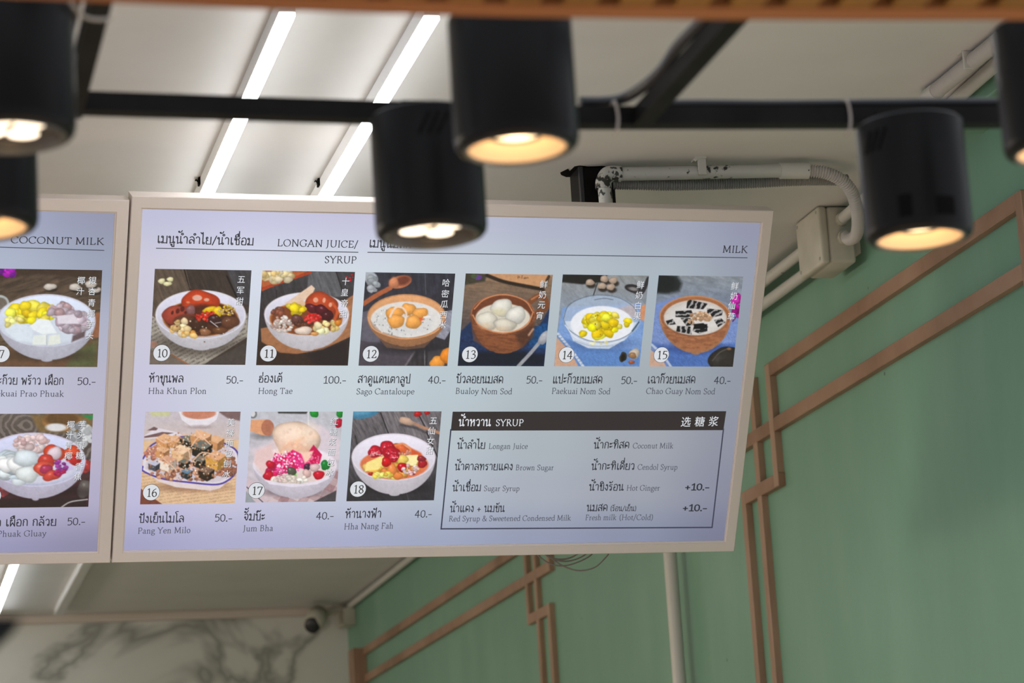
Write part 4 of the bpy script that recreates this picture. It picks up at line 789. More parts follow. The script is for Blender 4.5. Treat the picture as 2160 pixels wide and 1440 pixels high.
def ph16(q):
    p = Paint(q, (280, 850), 4.8, 16); p.bg((196, 188, 196), (216, 176, 140)); p.p([(100, 380), (1090, 370), (1030, 1030), (60, 1030)], (222, 186, 148), 20); m = p.pm([(60, 600), (1060, 560), (1030, 1030), (60, 1030)], 60); p.mix(m*(np.sin((p.X*0.15+p.Y)/5.2) > 0.15)*(p.noise(8) > 0.45), (176, 140, 110), 0.55)
    p.p([(860, 80), (1100, 80), (1090, 180), (960, 150)], (120, 96, 96), 16); p.p([(180, 85), (380, 85), (380, 130), (200, 130)], (196, 196, 150), 24); p.p([(470, 85), (500, 170), (600, 240), (740, 240), (850, 170), (880, 85)], (228, 222, 228), 6); p.e(675, 100, 170, 62, (196, 128, 104), 0, 10); p.e(680, 240, 120, 18, (160, 140, 140), 0, 20, 0.7)
    p.p([(120, 330), (240, 245), (440, 290), (520, 330), (320, 350), (120, 360)], (222, 214, 222)); p.p([(150, 275), (220, 238), (260, 255), (240, 275)], (110, 84, 84), 5); p.p([(120, 335), (300, 290), (420, 300), (280, 335), (120, 352)], (116, 88, 88), 5)
    p.p([(70, 860), (200, 960), (300, 1030), (60, 1030)], (120, 66, 50), 8); p.e(560, 850, 380, 50, (150, 110, 84), 0, 40, 0.7)
    oo = smooth_path([(105, 560), (200, 420), (420, 345), (720, 350), (960, 420), (1065, 510), (1050, 680), (960, 780), (830, 822), (560, 800), (300, 765), (110, 690), (100, 640)], 6).tolist()
    p.p([(100, 660), (250, 790), (430, 850), (780, 885), (880, 860), (960, 790), (1050, 680)], (222, 206, 206), 6); p.p(oo, (222, 214, 222), 5); p.l(oo, 17, (74, 60, 150), 5); p.p([(x*0.93+40, y*0.93+36) for x, y in oo], (206, 196, 206), 10)
    p.sc(560, 690, 420, 90, 120, 20, [(180, 118, 92), (206, 150, 120), (150, 96, 74)], 0.4, 0.1); p.sc(200, 500, 70, 60, 30, 22, [(190, 116, 96), (206, 140, 120)], 0.4, 0.1); p.sc(960, 640, 90, 100, 40, 22, [(176, 116, 92), (150, 96, 74)], 0.4, 0.1)
    def cube(x, y, s_, top, side, dark=False):
        p.p([(x-s_, y-s_*0.5), (x-s_*0.1, y-s_*1.0), (x+s_, y-s_*0.6), (x+s_*0.2, y-s_*0.05)], top, 5); p.p([(x-s_, y-s_*0.5), (x+s_*0.2, y-s_*0.05), (x+s_*0.1, y+s_*0.85), (x-s_*0.9, y+s_*0.4)], side, 5); p.p([(x+s_*0.2, y-s_*0.05), (x+s_, y-s_*0.6), (x+s_*0.9, y+s_*0.4), (x+s_*0.1, y+s_*0.85)], np.array(side)*0.72, 5)
    br = ((226, 176, 134), (206, 146, 92)); jl = ((110, 112, 104), (34, 32, 24))
    for x, y, s_, c in ((330, 400, 95, br), (430, 400, 80, br), (560, 400, 85, jl), (840, 410, 90, br), (690, 380, 110, br), (700, 480, 110, jl), (300, 510, 75, br), (490, 520, 105, ((240, 206, 170), (226, 186, 140))), (520, 620, 60, jl), (680, 600, 80, jl), (840, 590, 112, ((222, 166, 124), (216, 160, 70))), (350, 620, 95, ((214, 160, 130), (236, 220, 204))), (215, 640, 60, ((190, 190, 210), (70, 72, 84))), (540, 720, 62, ((96, 132, 160), (40, 48, 52))), (740, 720, 84, ((120, 96, 80), (44, 34, 22)))): cube(x, y, s_, *c)
    p.sc(560, 540, 430, 250, 170, 7, [(236, 196, 160), (176, 116, 84), (250, 230, 210)], 0.5, 0, True)
    p.sc(560, 560, 430, 230, 260, 9, [(196, 136, 100), (150, 98, 70), (222, 176, 140)], 0.5, 0, True, 0.7)
    for pts in ([(240, 350), (340, 400), (480, 330), (560, 320)], [(590, 440), (680, 340), (790, 420)], [(640, 270), (720, 350), (780, 330)], [(600, 590), (700, 500), (840, 520)], [(310, 560), (400, 640), (440, 690)], [(460, 470), (560, 480), (580, 560)]): p.l(pts, 12, (232, 188, 158), 6)
    return p
def ph17(q):
    p = Paint(q, (280, 850), 4.8, 17); p.bg((190, 190, 198), (206, 192, 200)); p.grain(0.06, 40, 0.6, 2); p.p([(1470, 80), (1780, 80), (1760, 110), (1480, 105)], (70, 72, 70), 8); p.l([(1780, 80), (1780, 220)], 8, (226, 226, 230)); p.e(1225, 110, 40, 45, (110, 110, 112), 0, 10); p.e(1222, 105, 26, 34, (210, 210, 214), 0, 8)
    p.e(1330, 330, 130, 36, (110, 110, 112), 0, 40, 0.7); p.p([(1195, 170), (1370, 165), (1430, 240), (1370, 330), (1300, 320), (1190, 280)], (222, 158, 116), 8); p.e(1370, 248, 64, 82, (176, 112, 86), 0, 6)
    for x, y, c in ((1840, 100, (30, 150, 50)), (2105, 100, (30, 140, 50)), (2090, 200, (190, 20, 50))): p.ball(x, y, 44, 46, c)
    p.p([(1140, 760), (1400, 860), (1480, 1010), (1130, 1010)], (206, 186, 192), 10); m = p.pm([(1400, 960), (1880, 780), (2090, 660), (2060, 1010), (1340, 1010)], 14); p.mix(m, (206, 186, 188)); ck = ((np.sin((p.X+p.Y*0.55)/32) > 0).astype(float)+(np.sin((p.X*0.45-p.Y)/26) > 0))/2; p.mix(m*ck, (150, 112, 116), 0.8); p.p([(1800, 1010), (2060, 880), (2050, 1010)], (72, 68, 72), 6); p.l([(1150, 850), (1310, 1005)], 10, (70, 70, 80)); p.p([(1135, 880), (1240, 1010), (1130, 1010)], (150, 156, 160))
    p.e(1620, 900, 300, 46, (96, 84, 92), 0, 40, 0.8)
    p.p([(1190, 470), (1420, 380), (1900, 210), (2110, 380), (2090, 560), (1900, 700), (1300, 700)], (214, 200, 208), 30)
    p.bowl(1640, 625, 425, 190, 250, 0.5, (226, 218, 232), (226, 214, 220), None); p.p([(1225, 600), (1250, 480), (1400, 420), (1460, 640), (1320, 720)], (228, 196, 194), 30)
    p.e(1650, 720, 330, 96, (226, 206, 200), 0, 14); p.ball(1660, 385, 232, 210, (246, 214, 190), 0, 10, 0.15); p.e(1560, 450, 120, 110, (240, 200, 180), 0, 130, 0.6); p.e(1690, 470, 90, 70, (238, 176, 140), 0, 90, 0.6); p.e(1600, 300, 120, 70, (250, 226, 206), 0, 100, 0.8); p.l([(1640, 400), (1760, 340), (1850, 330)], 40, (246, 190, 150), 40, 0.6); p.l([(1500, 500), (1580, 410), (1640, 430)], 40, (240, 176, 140), 40, 0.6); p.e(1800, 300, 70, 90, (250, 226, 206), 0, 90, 0.8); p.sc(1660, 380, 190, 170, 60, 16, [(250, 222, 200), (240, 200, 176)], 0.5, 0, True, 0.35)
    p.p([(1400, 620), (1440, 500), (1510, 540), (1620, 470), (1640, 560), (1720, 640), (1640, 680), (1500, 680)], (214, 16, 84), 8); p.p([(1830, 420), (1915, 520), (1890, 610), (1770, 620), (1760, 520)], (200, 14, 76), 8); p.p([(1620, 470), (1720, 520), (1770, 600), (1740, 670), (1650, 640)], (226, 36, 120), 10); p.p([(1700, 500), (1830, 480), (1800, 560), (1740, 610)], (246, 200, 180), 16)
    p.sc(1480, 690, 130, 70, 30, 26, [(214, 20, 90), (236, 60, 130)], 0.4, 0.3); p.sc(1560, 600, 160, 110, 130, 9, [(250, 190, 220), (236, 90, 160), (255, 230, 240)], 0.5, 0, True); p.sc(1830, 570, 60, 60, 30, 7, [(250, 120, 160)], 0.5, 0, True)
    p.ball(1390, 620, 42, 42, (206, 20, 50)); p.ball(1370, 735, 56, 46, (206, 18, 48)); p.ball(1880, 725, 54, 48, (206, 20, 44)); p.e(1620, 730, 34, 20, (70, 210, 40), 0, 8); p.ball(1605, 690, 48, 46, (84, 86, 70), 0, 5, 0.6); p.ball(1765, 645, 38, 34, (66, 40, 60)); p.ball(1950, 625, 52, 48, (20, 130, 50)); p.ball(1840, 650, 52, 42, (226, 190, 190)); p.ball(1760, 710, 44, 44, (226, 186, 180)); p.sc(1600, 775, 190, 36, 26, 34, [(240, 226, 214), (232, 214, 200)], 0.3, 0.1); p.sc(1500, 760, 60, 30, 10, 14, [(240, 200, 200)])
    p.p([(1240, 700), (1330, 770), (1500, 810), (1700, 815), (1870, 785), (1980, 730), (1990, 760), (1860, 820), (1620, 850), (1380, 820)], (226, 218, 230), 6)
    return p
def ph18(q):
    p = Paint(q, (700, 850), 4.8, 18); p.bg((108, 102, 106), (52, 50, 54)); p.p([(500, 85), (900, 85), (1060, 400), (1060, 550), (700, 420), (560, 300)], (116, 110, 114), 8); planks(p, 1.15, [((500, 100), (580, 320), 12, (38, 36, 40)), ((880, 110), (970, 280), 12, (38, 36, 40)), ((960, 290), (1070, 540), 12, (34, 32, 36)), ((240, 330), (260, 420), 10, (40, 38, 40)), ((735, 860), (770, 990), 8, (120, 118, 120)), ((350, 860), (380, 990), 6, (70, 68, 70))], 0.3, 12)
    p.p([(150, 820), (500, 850), (1040, 760), (1030, 1000), (130, 1000)], (44, 42, 46), 90, 0.7); p.e(330, 90, 160, 66, (64, 122, 152), -10, 8); p.e(310, 80, 110, 40, (90, 150, 180), -10, 30); p.ball(875, 110, 40, 26, (190, 26, 30)); p.ball(970, 98, 30, 18, (190, 26, 30))
    p.l([(700, 220), (850, 250), (960, 300)], 20, (60, 54, 56), 20, 0.8); p.l([(830, 200), (930, 245), (1100, 300)], 30, (176, 130, 104), 8); p.ball(760, 182, 86, 36, (206, 170, 146), 14, 8, 0.1)
    p.e(600, 850, 340, 60, (30, 28, 32), 0, 60, 0.7); p.bowl(625, 545, 424, 240, 275, 0.46, (224, 216, 226), (220, 214, 226), None); p.e(630, 620, 345, 150, (220, 116, 74), 0, 10); p.p([(780, 440), (900, 500), (940, 560), (800, 540)], (216, 92, 50), 20)
    p.ball(700, 470, 90, 60, (222, 100, 50), 20, 6, 0.2); p.l([(640, 430), (720, 410), (790, 460), (790, 520)], 20, (232, 140, 90), 12)
    p.sc(620, 660, 280, 85, 60, 40, [(246, 206, 110), (240, 180, 70), (226, 130, 60)], 0.35, 0.25); p.p([(350, 600), (520, 525), (530, 590), (470, 670), (330, 690)], (248, 226, 140), 8); p.p([(690, 530), (870, 520), (880, 570), (840, 640), (760, 620)], (250, 236, 170), 8); p.ball(715, 570, 60, 48, (240, 210, 100)); p.ball(600, 680, 50, 70, (240, 140, 70), 20)
    for x, y, r_ in ((440, 490, 78), (560, 450, 86), (600, 500, 84), (620, 550, 60)): p.ball(x, y, r_, r_*0.75, (196, 20, 42), 0, 6, 0.2); p.sc(x, y, r_*0.7, r_*0.45, 22, 7, [(230, 60, 80), (150, 10, 30), (246, 160, 170)], 0.4, 0, True)
    p.sc(450, 520, 70, 30, 16, 10, [(236, 160, 160)]); p.sc(730, 500, 70, 20, 16, 12, [(226, 150, 130)])
    p.ball(548, 596, 50, 46, (214, 18, 26), 0, 5, 0.7); p.ball(708, 648, 50, 46, (200, 14, 26), 0, 5, 0.8); p.ball(914, 610, 48, 44, (176, 30, 40), 0, 5, 0.5); p.ball(905, 560, 44, 30, (150, 40, 50)); p.ball(810, 705, 34, 24, (176, 60, 76)); p.ball(390, 715, 26, 18, (190, 40, 40)); p.sc(790, 670, 90, 50, 18, 18, [(236, 190, 190), (240, 210, 206)]); p.sc(520, 735, 120, 18, 10, 34, [(248, 226, 120), (246, 206, 80)])
    return p
def ph7(q):
    p = Paint(q, (0, 460), 3.6, 7); p.bg((74, 60, 50), (92, 78, 56)); p.grain(0.3, 10, -0.3, 8); p.p([(-60, 380), (780, 380), (770, 470), (300, 420), (-60, 460)], (60, 46, 36), 16); p.sc(60, 405, 110, 30, 14, 24, [(160, 10, 170), (190, 30, 190), (110, 10, 140)], 0.3, 0.1); p.l([(200, 600), (430, 480)], 30, (120, 96, 80), 24, 0.6)
    for x, y in ((380, 520), (570, 525), (720, 545), (690, 505)): p.e(x+10, y+18, 44, 22, (40, 32, 26), 0, 10); p.ball(x, y, 48, 26, (206, 196, 186), 0, 5, 0.2)
    p.e(0, 640, 70, 60, (170, 176, 176), 0, 6); p.e(0, 645, 54, 46, (110, 100, 90), 0, 8); p.p([(690, 720), (780, 710), (760, 900), (640, 920)], (140, 92, 64), 14); p.p([(-80, 1000), (760, 920), (730, 1130), (-80, 1130)], (104, 76, 54), 26); p.p([(560, 1000), (740, 930), (730, 1130), (500, 1130)], (84, 90, 56), 50)
    p.e(360, 1040, 330, 46, (56, 44, 34), 0, 40, 0.7); p.bowl(350, 775, 375, 200, 215, 0.45, (206, 206, 222), (206, 214, 232), None); p.e(340, 815, 325, 150, (206, 214, 226), 0, 20)
    p.sc(240, 715, 170, 60, 34, 44, [(248, 222, 30), (250, 230, 80), (244, 206, 10)], 0.25, 0.35); p.sc(110, 790, 70, 30, 12, 34, [(246, 220, 60), (250, 236, 140)]); p.sc(480, 700, 100, 50, 26, 34, [(206, 186, 196), (190, 156, 160), (222, 206, 214)]); p.sc(560, 790, 110, 70, 40, 36, [(214, 198, 210), (196, 176, 190), (226, 214, 222), (176, 150, 160)])
    p.p([(550, 890), (650, 850), (640, 900), (540, 940)], (96, 80, 84), 14); p.p([(210, 830), (300, 760), (370, 770), (430, 870), (320, 880)], (232, 238, 240), 6); p.p([(250, 890), (350, 880), (350, 960), (240, 960)], (226, 232, 226), 6); p.p([(370, 890), (450, 880), (455, 950), (360, 965)], (226, 230, 220), 6); p.p([(30, 850), (120, 790), (240, 830), (240, 940), (120, 930)], (216, 226, 236), 14); p.p([(430, 740), (560, 730), (600, 800), (440, 800)], (222, 214, 224), 8); p.l([(350, 890), (350, 960)], 5, (170, 176, 176))
    return p
def ph8(q):
    p = Paint(q, (0, 830), 3.6, 8); p.bg((92, 84, 78), (50, 38, 40)); r = np.sqrt((p.X-200)**2+((p.Y-240)*1.3)**2); p.mix((np.sin(r/8+p.noise(60)*5) > 0.3), (140, 130, 122), 0.6); p.p([(240, 160), (720, 160), (700, 300), (300, 290)], (120, 96, 60), 30); p.e(475, 210, 150, 74, (150, 108, 62), 0, 8); p.e(475, 190, 130, 54, (96, 70, 40), 0, 20); p.e(430, 255, 80, 30, (214, 212, 214), 0, 12); p.p([(620, 160), (720, 160), (700, 200)], (40, 130, 70), 10); p.sc(620, 300, 90, 90, 60, 22, [(166, 168, 170), (190, 192, 194), (130, 132, 136)], 0.4, 0, True)
    p.p([(-180, 620), (700, 560), (670, 860), (-180, 870)], (66, 42, 44), 20); p.p([(0, 790), (420, 740), (670, 640), (660, 860), (-100, 870)], (54, 28, 34), 30); p.p([(-150, 810), (650, 780), (650, 870), (-150, 870)], (40, 28, 28), 16); p.sc(640, 580, 50, 50, 6, 44, [(200, 70, 64), (190, 60, 60)]); p.sc(10, 710, 70, 44, 8, 36, [(206, 80, 90), (226, 110, 110)])
    p.l([(460, 860), (530, 820), (660, 800)], 10, (170, 166, 166)); p.ball(640, 720, 60, 70, (96, 88, 84), 20, 8, 0.3)
    p.e(300, 740, 320, 36, (26, 18, 20), 0, 40, 0.8); p.bowl(260, 500, 390, 205, 210, 0.4, (206, 200, 222), (196, 200, 226), None); p.e(250, 540, 330, 140, (206, 206, 222), 0, 20); p.p([(570, 570), (640, 470), (600, 400), (540, 480)], (206, 206, 226), 20)
    p.sc(240, 375, 130, 55, 60, 28, [(232, 206, 206), (222, 186, 186), (240, 224, 224)], 0.4, 0.1); p.sc(130, 550, 160, 90, 40, 60, [(222, 230, 236), (206, 220, 230), (232, 236, 238)], 0.3, 0.05); p.ball(200, 610, 90, 60, (230, 236, 236), 0, 6, 0.05); p.ball(200, 490, 110, 60, (222, 232, 238), 0, 10, 0.05)
    p.ball(410, 450, 80, 66, (214, 70, 44)); p.ball(415, 450, 56, 50, (226, 206, 216), 0, 12, 0.1); p.ball(545, 450, 66, 56, (220, 80, 44)); p.ball(560, 500, 60, 40, (190, 40, 40)); p.ball(350, 510, 60, 54, (206, 60, 50)); p.ball(330, 565, 74, 60, (216, 80, 60), -20); p.ball(345, 570, 48, 34, (176, 50, 90), -20); p.ball(390, 620, 70, 40, (206, 70, 56), -20); p.p([(420, 520), (520, 510), (560, 570), (460, 600)], (200, 186, 222), 14); p.sc(450, 560, 50, 50, 14, 18, [(130, 40, 130), (160, 60, 150)]); p.sc(470, 600, 50, 16, 8, 18, [(176, 30, 80)])
    return p
PHOTO = {7: ph7, 8: ph8, 10: ph10, 11: ph11, 12: ph12, 13: ph13, 14: ph14, 15: ph15, 16: ph16, 17: ph17, 18: ph18}

main = Board(BO, BW, BH, 'main menu board with dishes 10 to 18 and a syrup table, hung under the ceiling')
main.frame(0.0225, 0.0265, 0.0245, 0.0235)
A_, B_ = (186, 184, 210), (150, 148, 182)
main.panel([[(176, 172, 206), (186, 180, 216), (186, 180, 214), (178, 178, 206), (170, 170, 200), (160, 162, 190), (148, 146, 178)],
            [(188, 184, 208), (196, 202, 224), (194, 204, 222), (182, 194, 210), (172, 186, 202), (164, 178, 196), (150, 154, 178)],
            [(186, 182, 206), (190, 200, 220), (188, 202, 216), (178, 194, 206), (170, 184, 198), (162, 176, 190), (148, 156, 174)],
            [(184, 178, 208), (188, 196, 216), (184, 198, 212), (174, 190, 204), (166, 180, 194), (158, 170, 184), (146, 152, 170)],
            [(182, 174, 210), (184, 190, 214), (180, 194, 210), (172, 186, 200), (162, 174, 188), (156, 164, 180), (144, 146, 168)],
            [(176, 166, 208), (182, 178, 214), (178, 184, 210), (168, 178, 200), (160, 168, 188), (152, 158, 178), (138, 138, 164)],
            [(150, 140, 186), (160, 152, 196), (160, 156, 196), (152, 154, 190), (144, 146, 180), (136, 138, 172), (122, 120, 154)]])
DK = (42, 44, 52); GR = (80, 82, 94); WH = (226, 230, 236); RU = (66, 70, 82)
ink = Ink(main); ink.text('เมนูน้ำลำไย/น้ำเชื่อม', (331, 512), (536, 517), 15, DK); ink.text('LONGAN JUICE/', (584, 518.5), (755, 522), 14, DK, 'serif')
ink.text('SYRUP', (684, 554), (752, 555), 14, DK, 'serif'); ink.line([(330, 523.5), (755, 532)], 1.7, RU); ink.build('section_heading', main.t)
ink = Ink(main); ink.text('เมนูนมสด', (778, 521), (868, 523), 15, DK); ink.text('MILK', (1523, 532), (1577, 533), 14, DK, 'serif'); ink.line([(776, 532), (1576, 543.5)], 1.7, RU); ink.build('section_heading', main.t)

ITEMS = {10: ([(327, 567), (531, 570), (517, 769), (315, 769)], (341, 744)), 11: ([(554, 571), (749, 573), (734, 771), (540, 770)], (566, 745)),
         12: ([(772, 574), (961, 577), (943, 772), (756, 771)], (782, 746)), 13: ([(983, 577), (1167, 579), (1147, 772), (965, 772)], (991, 747)),
         14: ([(1188, 579), (1370, 581), (1348, 773), (1168, 772)], (1195, 748)), 15: ([(1391, 581), (1569, 583), (1545, 773), (1368, 773)], (1395, 748)),
         16: ([(308, 868), (509, 868), (494, 1061), (294, 1064)], (319, 1038)), 17: ([(532, 868), (724, 868), (708, 1057), (516, 1060)], (541, 1034)),
         18: ([(747, 868), (933, 867), (914, 1055), (729, 1057)], (755, 1031))}
CAP = {10: ('ห้าขุนพล', (314, 806), (388, 806), '50.-', (476, 808), (513, 808), 'Hha Khun Plon', (312, 830), (436, 830)),
       11: ('ฮ่องเต้', (545, 806), (596, 806), '100.-', (681, 808), (730, 808), 'Hong Tae', (544, 830), (617, 830)),
       12: ('สาคูแคนตาลูป', (754, 807), (866, 808), '40.-', (902, 808), (940, 808), 'Sago Cantaloupe', (751, 831), (874, 831)),
       13: ('บัวลอยนมสด', (962, 807), (1062, 808), '50.-', (1109, 808), (1144, 808), 'Bualoy Nom Sod', (960, 830), (1080, 831)),
       14: ('แปะก๊วยนมสด', (1165, 808), (1271, 808), '50.-', (1309, 809), (1344, 809), 'Paekuai Nom Sod', (1163, 830), (1287, 831)),
       15: ('เฉาก๊วยนมสด', (1365, 808), (1467, 808), '40.-', (1505, 809), (1541, 809), 'Chao Guay Nom Sod', (1362, 830), (1508, 831)),
       16: ('ปังเย็นไมโล', (293, 1102), (389, 1101), '50.-', (452, 1099), (490, 1099), 'Pang Yen Milo', (290, 1125), (402, 1123)),
       17: ('จั้มบ๊ะ', (514, 1097), (560, 1097), '40.-', (666, 1095), (704, 1094), 'Jum Bha', (512, 1120), (576, 1119)),
       18: ('ห้านางฟ้า', (728, 1092), (805, 1091), '40.-', (874, 1091), (911, 1090), 'Hha Nang Fah', (725, 1116), (830, 1114))}
HAN = {10: [('五', 509, 589), ('军', 507, 612), ('甜', 505, 635)], 11: [('十', 729, 593), ('皇', 727, 616), ('帝', 726, 639), ('甜', 724, 662)],
       12: [('哈', 941, 596), ('密', 939, 619), ('瓜', 937, 641), ('西', 935, 664), ('米', 933, 684)], 13: [('鲜', 1147, 599), ('奶', 1144, 621), ('元', 1142, 643), ('宵', 1138, 665)],
       14: [('鲜', 1351, 600), ('奶', 1348, 622), ('白', 1346, 644), ('果', 1344, 666)], 15: [('鲜', 1550, 603), ('奶', 1548, 624), ('仙', 1543, 644), ('草', 1542, 667)],
       16: [('美', 487, 890), ('禄', 485, 912), ('面', 484, 934), ('包', 482, 955), ('刨', 479, 977), ('冰', 477, 999)],
       17: [('红', 705, 888), ('糖', 703, 910), ('浆', 701, 931), ('面', 699, 953), ('包', 697, 974), ('冰', 695, 996)],
       18: [('五', 914, 887), ('仙', 910, 908), ('女', 908, 929), ('甜', 906, 950)]}
def dish(board, num, quad, badge, cap, han, label):
    ph = PHOTO[num](quad).place(board, quad, board.t); tag(ph, label)
    i = Ink(board); i.circle(badge, 17.6, (60, 60, 60), -0.0058); i.circle(badge, 16.8, (216, 220, 226), -0.0055)
    s_ = str(num); w = 5.6*len(s_); i.text(s_, (badge[0]-w+1, badge[1]+8.5), (badge[0]+w+1.5, badge[1]+8.5), 17, (54, 52, 50), 'serif', n=-0.0050); i.build('number_badge', ph)
    i = Ink(board)
    for ch, x, y in han: i.han(ch, (x, y), 17, WH)
    i.build('title_characters', ph)
    th, a, b, pr, c, d, en, e_, f_ = cap
    Ink(board).text(th, a, b, 14, DK).build('dish_name', board.t); Ink(board).text(pr, c, d, 14.5, DK, 'num').build('price', board.t); Ink(board).text(en, e_, f_, 12, GR, 'serif').build('romanised_name', board.t)
LAB = {10: 'photo of lotus root and peanuts in white bowl', 11: 'photo of lotus root sweet soup on wooden board', 12: 'photo of orange melon balls in wooden bowl', 13: 'photo of white dumplings in wooden cup',
       14: 'photo of yellow ginkgo nuts in glass bowl', 15: 'photo of black jelly in wooden bowl', 16: 'photo of bread cubes in blue rimmed dish', 17: 'photo of pink shaved ice in white bowl', 18: 'photo of red and yellow fruit in white bowl',
       7: 'photo of yellow nuts and white cubes in bowl', 8: 'photo of taro and banana in white bowl'}
for num in ITEMS: dish(main, num, *ITEMS[num], CAP[num], HAN[num], LAB[num])

ink = Ink(main); BD = (50, 44, 44)
ink.poly([(955, 868), (1532, 867), (1526, 907), (951, 908)], BD); ink.line([(951, 906), (930.5, 1115), (1502, 1112), (1526, 905)], 3.0, (58, 60, 78))
ink.text('น้ำหวาน', (967, 898), (1036, 898), 14, WH); ink.text('SYRUP', (1045, 897.5), (1104, 897.5), 13, WH, 'serif')
for ch, x, y in (('选', 1447, 889), ('糖', 1476, 888.5), ('浆', 1505, 888)): ink.han(ch, (x, y), 22, WH, sh=False)
for th, a, b, en, c, d in (('น้ำลำไย', (964, 946), (1024, 946), 'Longan Juice', (1030, 946), (1113, 946)), ('น้ำตาลทรายแดง', (959, 991), (1082, 991), 'Brown Sugar', (1087, 991), (1168, 991)),
        ('น้ำเชื่อม', (954, 1035.5), (1015, 1035), 'Sugar Syrup', (1020, 1035), (1096, 1035)), ('น้ำแดง + นมข้น', (949, 1079.5), (1065, 1079), 'Red Syrup & Sweetened Condensed Milk', (946, 1099), (1204, 1097)),
        ('น้ำกะทิสด', (1252, 945.5), (1328, 945), 'Coconut Milk', (1334, 945), (1420, 945)), ('น้ำกะทิเคี่ยว', (1247, 990.5), (1339, 990), 'Cendol Syrup', (1344, 990), (1429, 990)),
        ('น้ำขิงร้อน', (1242, 1034), (1316, 1034), 'Hot Ginger', (1321, 1034), (1392, 1034)), ('นมสด', (1237, 1077.5), (1282, 1077), 'Fresh milk', (1234, 1096.5), (1300, 1096))):
    ink.text(th, a, b, 13, DK); ink.text(en, c, d, 11, GR, 'serif')
ink.text('(ร้อน/เย็น)', (1287, 1077), (1342, 1077), 9, DK); ink.text('(Hot/Cold)', (1306, 1096), (1377, 1096), 11, GR, 'serif')
ink.text('+10.-', (1445, 1033), (1496, 1033), 13, DK, 'num', 'bold'); ink.text('+10.-', (1440, 1077), (1491, 1077), 13, DK, 'num', 'bold')
ink.build('syrup_table', main.t, 'outlined syrup list with a dark heading band')

# the board to the left, mostly out of frame
left = Board(BO - BU*(BW+0.004) + BV*0.0045, BW, BH-0.009, 'menu board at the left with dishes in coconut milk, cut by the frame edge')
left.frame(0.0225, 0.0265, 0.0265, 0.0235)
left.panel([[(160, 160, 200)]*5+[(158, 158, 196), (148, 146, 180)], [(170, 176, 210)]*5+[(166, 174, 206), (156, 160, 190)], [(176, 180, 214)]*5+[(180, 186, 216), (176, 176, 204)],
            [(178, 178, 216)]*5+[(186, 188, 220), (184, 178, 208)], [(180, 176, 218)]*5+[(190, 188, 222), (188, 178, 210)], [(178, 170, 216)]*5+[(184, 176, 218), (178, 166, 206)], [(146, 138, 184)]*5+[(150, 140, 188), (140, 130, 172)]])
ink = Ink(left); ink.text('เมนูกะทิ', (-190, 504), (-70, 508), 15, DK); ink.text('COCONUT MILK', (22, 512), (220, 516), 14, DK, 'serif'); ink.line([(-190, 515), (219, 528)], 1.7, RU); ink.build('section_heading', left.t)
dish(left, 7, [(-12, 565), (216, 571), (205, 773), (-24, 774)], (2, 746), ('แปะก๊วย พร้าว เผือก', (-29, 810), (135, 811), '50.-', (162, 811), (202, 811), 'Paekuai Prao Phuak', (-28, 835), (135, 836)),
     [('银', 195, 591), ('杏', 194, 614), ('青', 193, 638), ('椰', 192, 661), ('芋', 190, 684), ('头', 189, 707), ('椰', 171, 591), ('汁', 169, 614)], LAB[7])
dish(left, 8, [(-30, 873), (198, 872), (185, 1068), (-44, 1072)], (-16, 1045), ('พร้าว เผือก กล้วย', (-46, 1110), (120, 1108), '50.-', (141, 1107), (180, 1106), 'Prao Phuak Gluay', (-48, 1132), (98, 1130)),
     [('芋', 173, 895), ('头', 171, 917), ('蜜', 170, 939), ('糖', 168, 960), ('香', 167, 983), ('蕉', 164, 1004), ('椰', 149, 895), ('汁', 147, 917), ('青', 145, 939), ('椰', 144, 961)], LAB[8])
# hanger of the left board, above the frame edge
lp = BO - BU*BW*1.2 - BV*BH*0.3 - BN*0.05
t = thing('board_bracket', (lp[0], lp[1], ZC), 'steel bracket post holding the left menu board', 'bracket')
# arms joining boards and posts
def back_y(x, z, d=0.041):
    q = BO-BN*d; return q[1]-((x-q[0])*BN[0]+(z-q[2])*BN[2])/BN[1]
ya = max(back_y(x, 2.905) for x in (P0[0]+0.02, P1[0]-0.02))
obj('arm', box(P0[0]+0.02, P1[0]-0.02, ya+0.0005, 5.206, 2.905, 2.925), M_tube, bpy.data.objects['board_bracket'])
ya = max(back_y(x, lp[2]+0.08) for x in (lp[0]-0.02, lp[0]+0.02))
obj('post', box(lp[0]-0.035, lp[0]+0.035, ya+0.04, ya+0.10, lp[2]+0.06, ZC), M_tube, t)
obj('arm', box(lp[0]-0.02, lp[0]+0.02, ya+0.0005, ya+0.041, lp[2]+0.08, lp[2]+0.10), M_tube, t)
# cable loops under the board
wr = thing('cable_coil', at_y(1190, 1165, 5.42), 'thin grey cable loops hanging under the main menu board', 'cable')
for pts in ([(1100, 1135), (1132, 1168), (1155, 1186), (1180, 1193), (1205, 1190), (1235, 1178), (1252, 1164), (1262, 1140)],
            [(1115, 1135), (1150, 1166), (1180, 1189), (1205, 1200), (1228, 1203), (1255, 1196), (1275, 1178), (1285, 1164), (1290, 1140)],
            [(1125, 1135), (1152, 1170), (1172, 1178), (1195, 1178), (1215, 1170), (1228, 1160), (1240, 1140)],
            [(1128, 1135), (1156, 1172), (1178, 1182), (1200, 1183), (1225, 1175), (1242, 1162), (1255, 1140)],
            [(1135, 1138), (1158, 1172), (1178, 1181), (1190, 1180), (1212, 1172), (1222, 1160), (1230, 1138)]):
    obj('wire', tube(smooth_path([at_y(x, y, 5.42+0.0006*i) for i, (x, y) in enumerate(pts)], 8), 0.0017, 6), M_wire, wr, smooth=True)

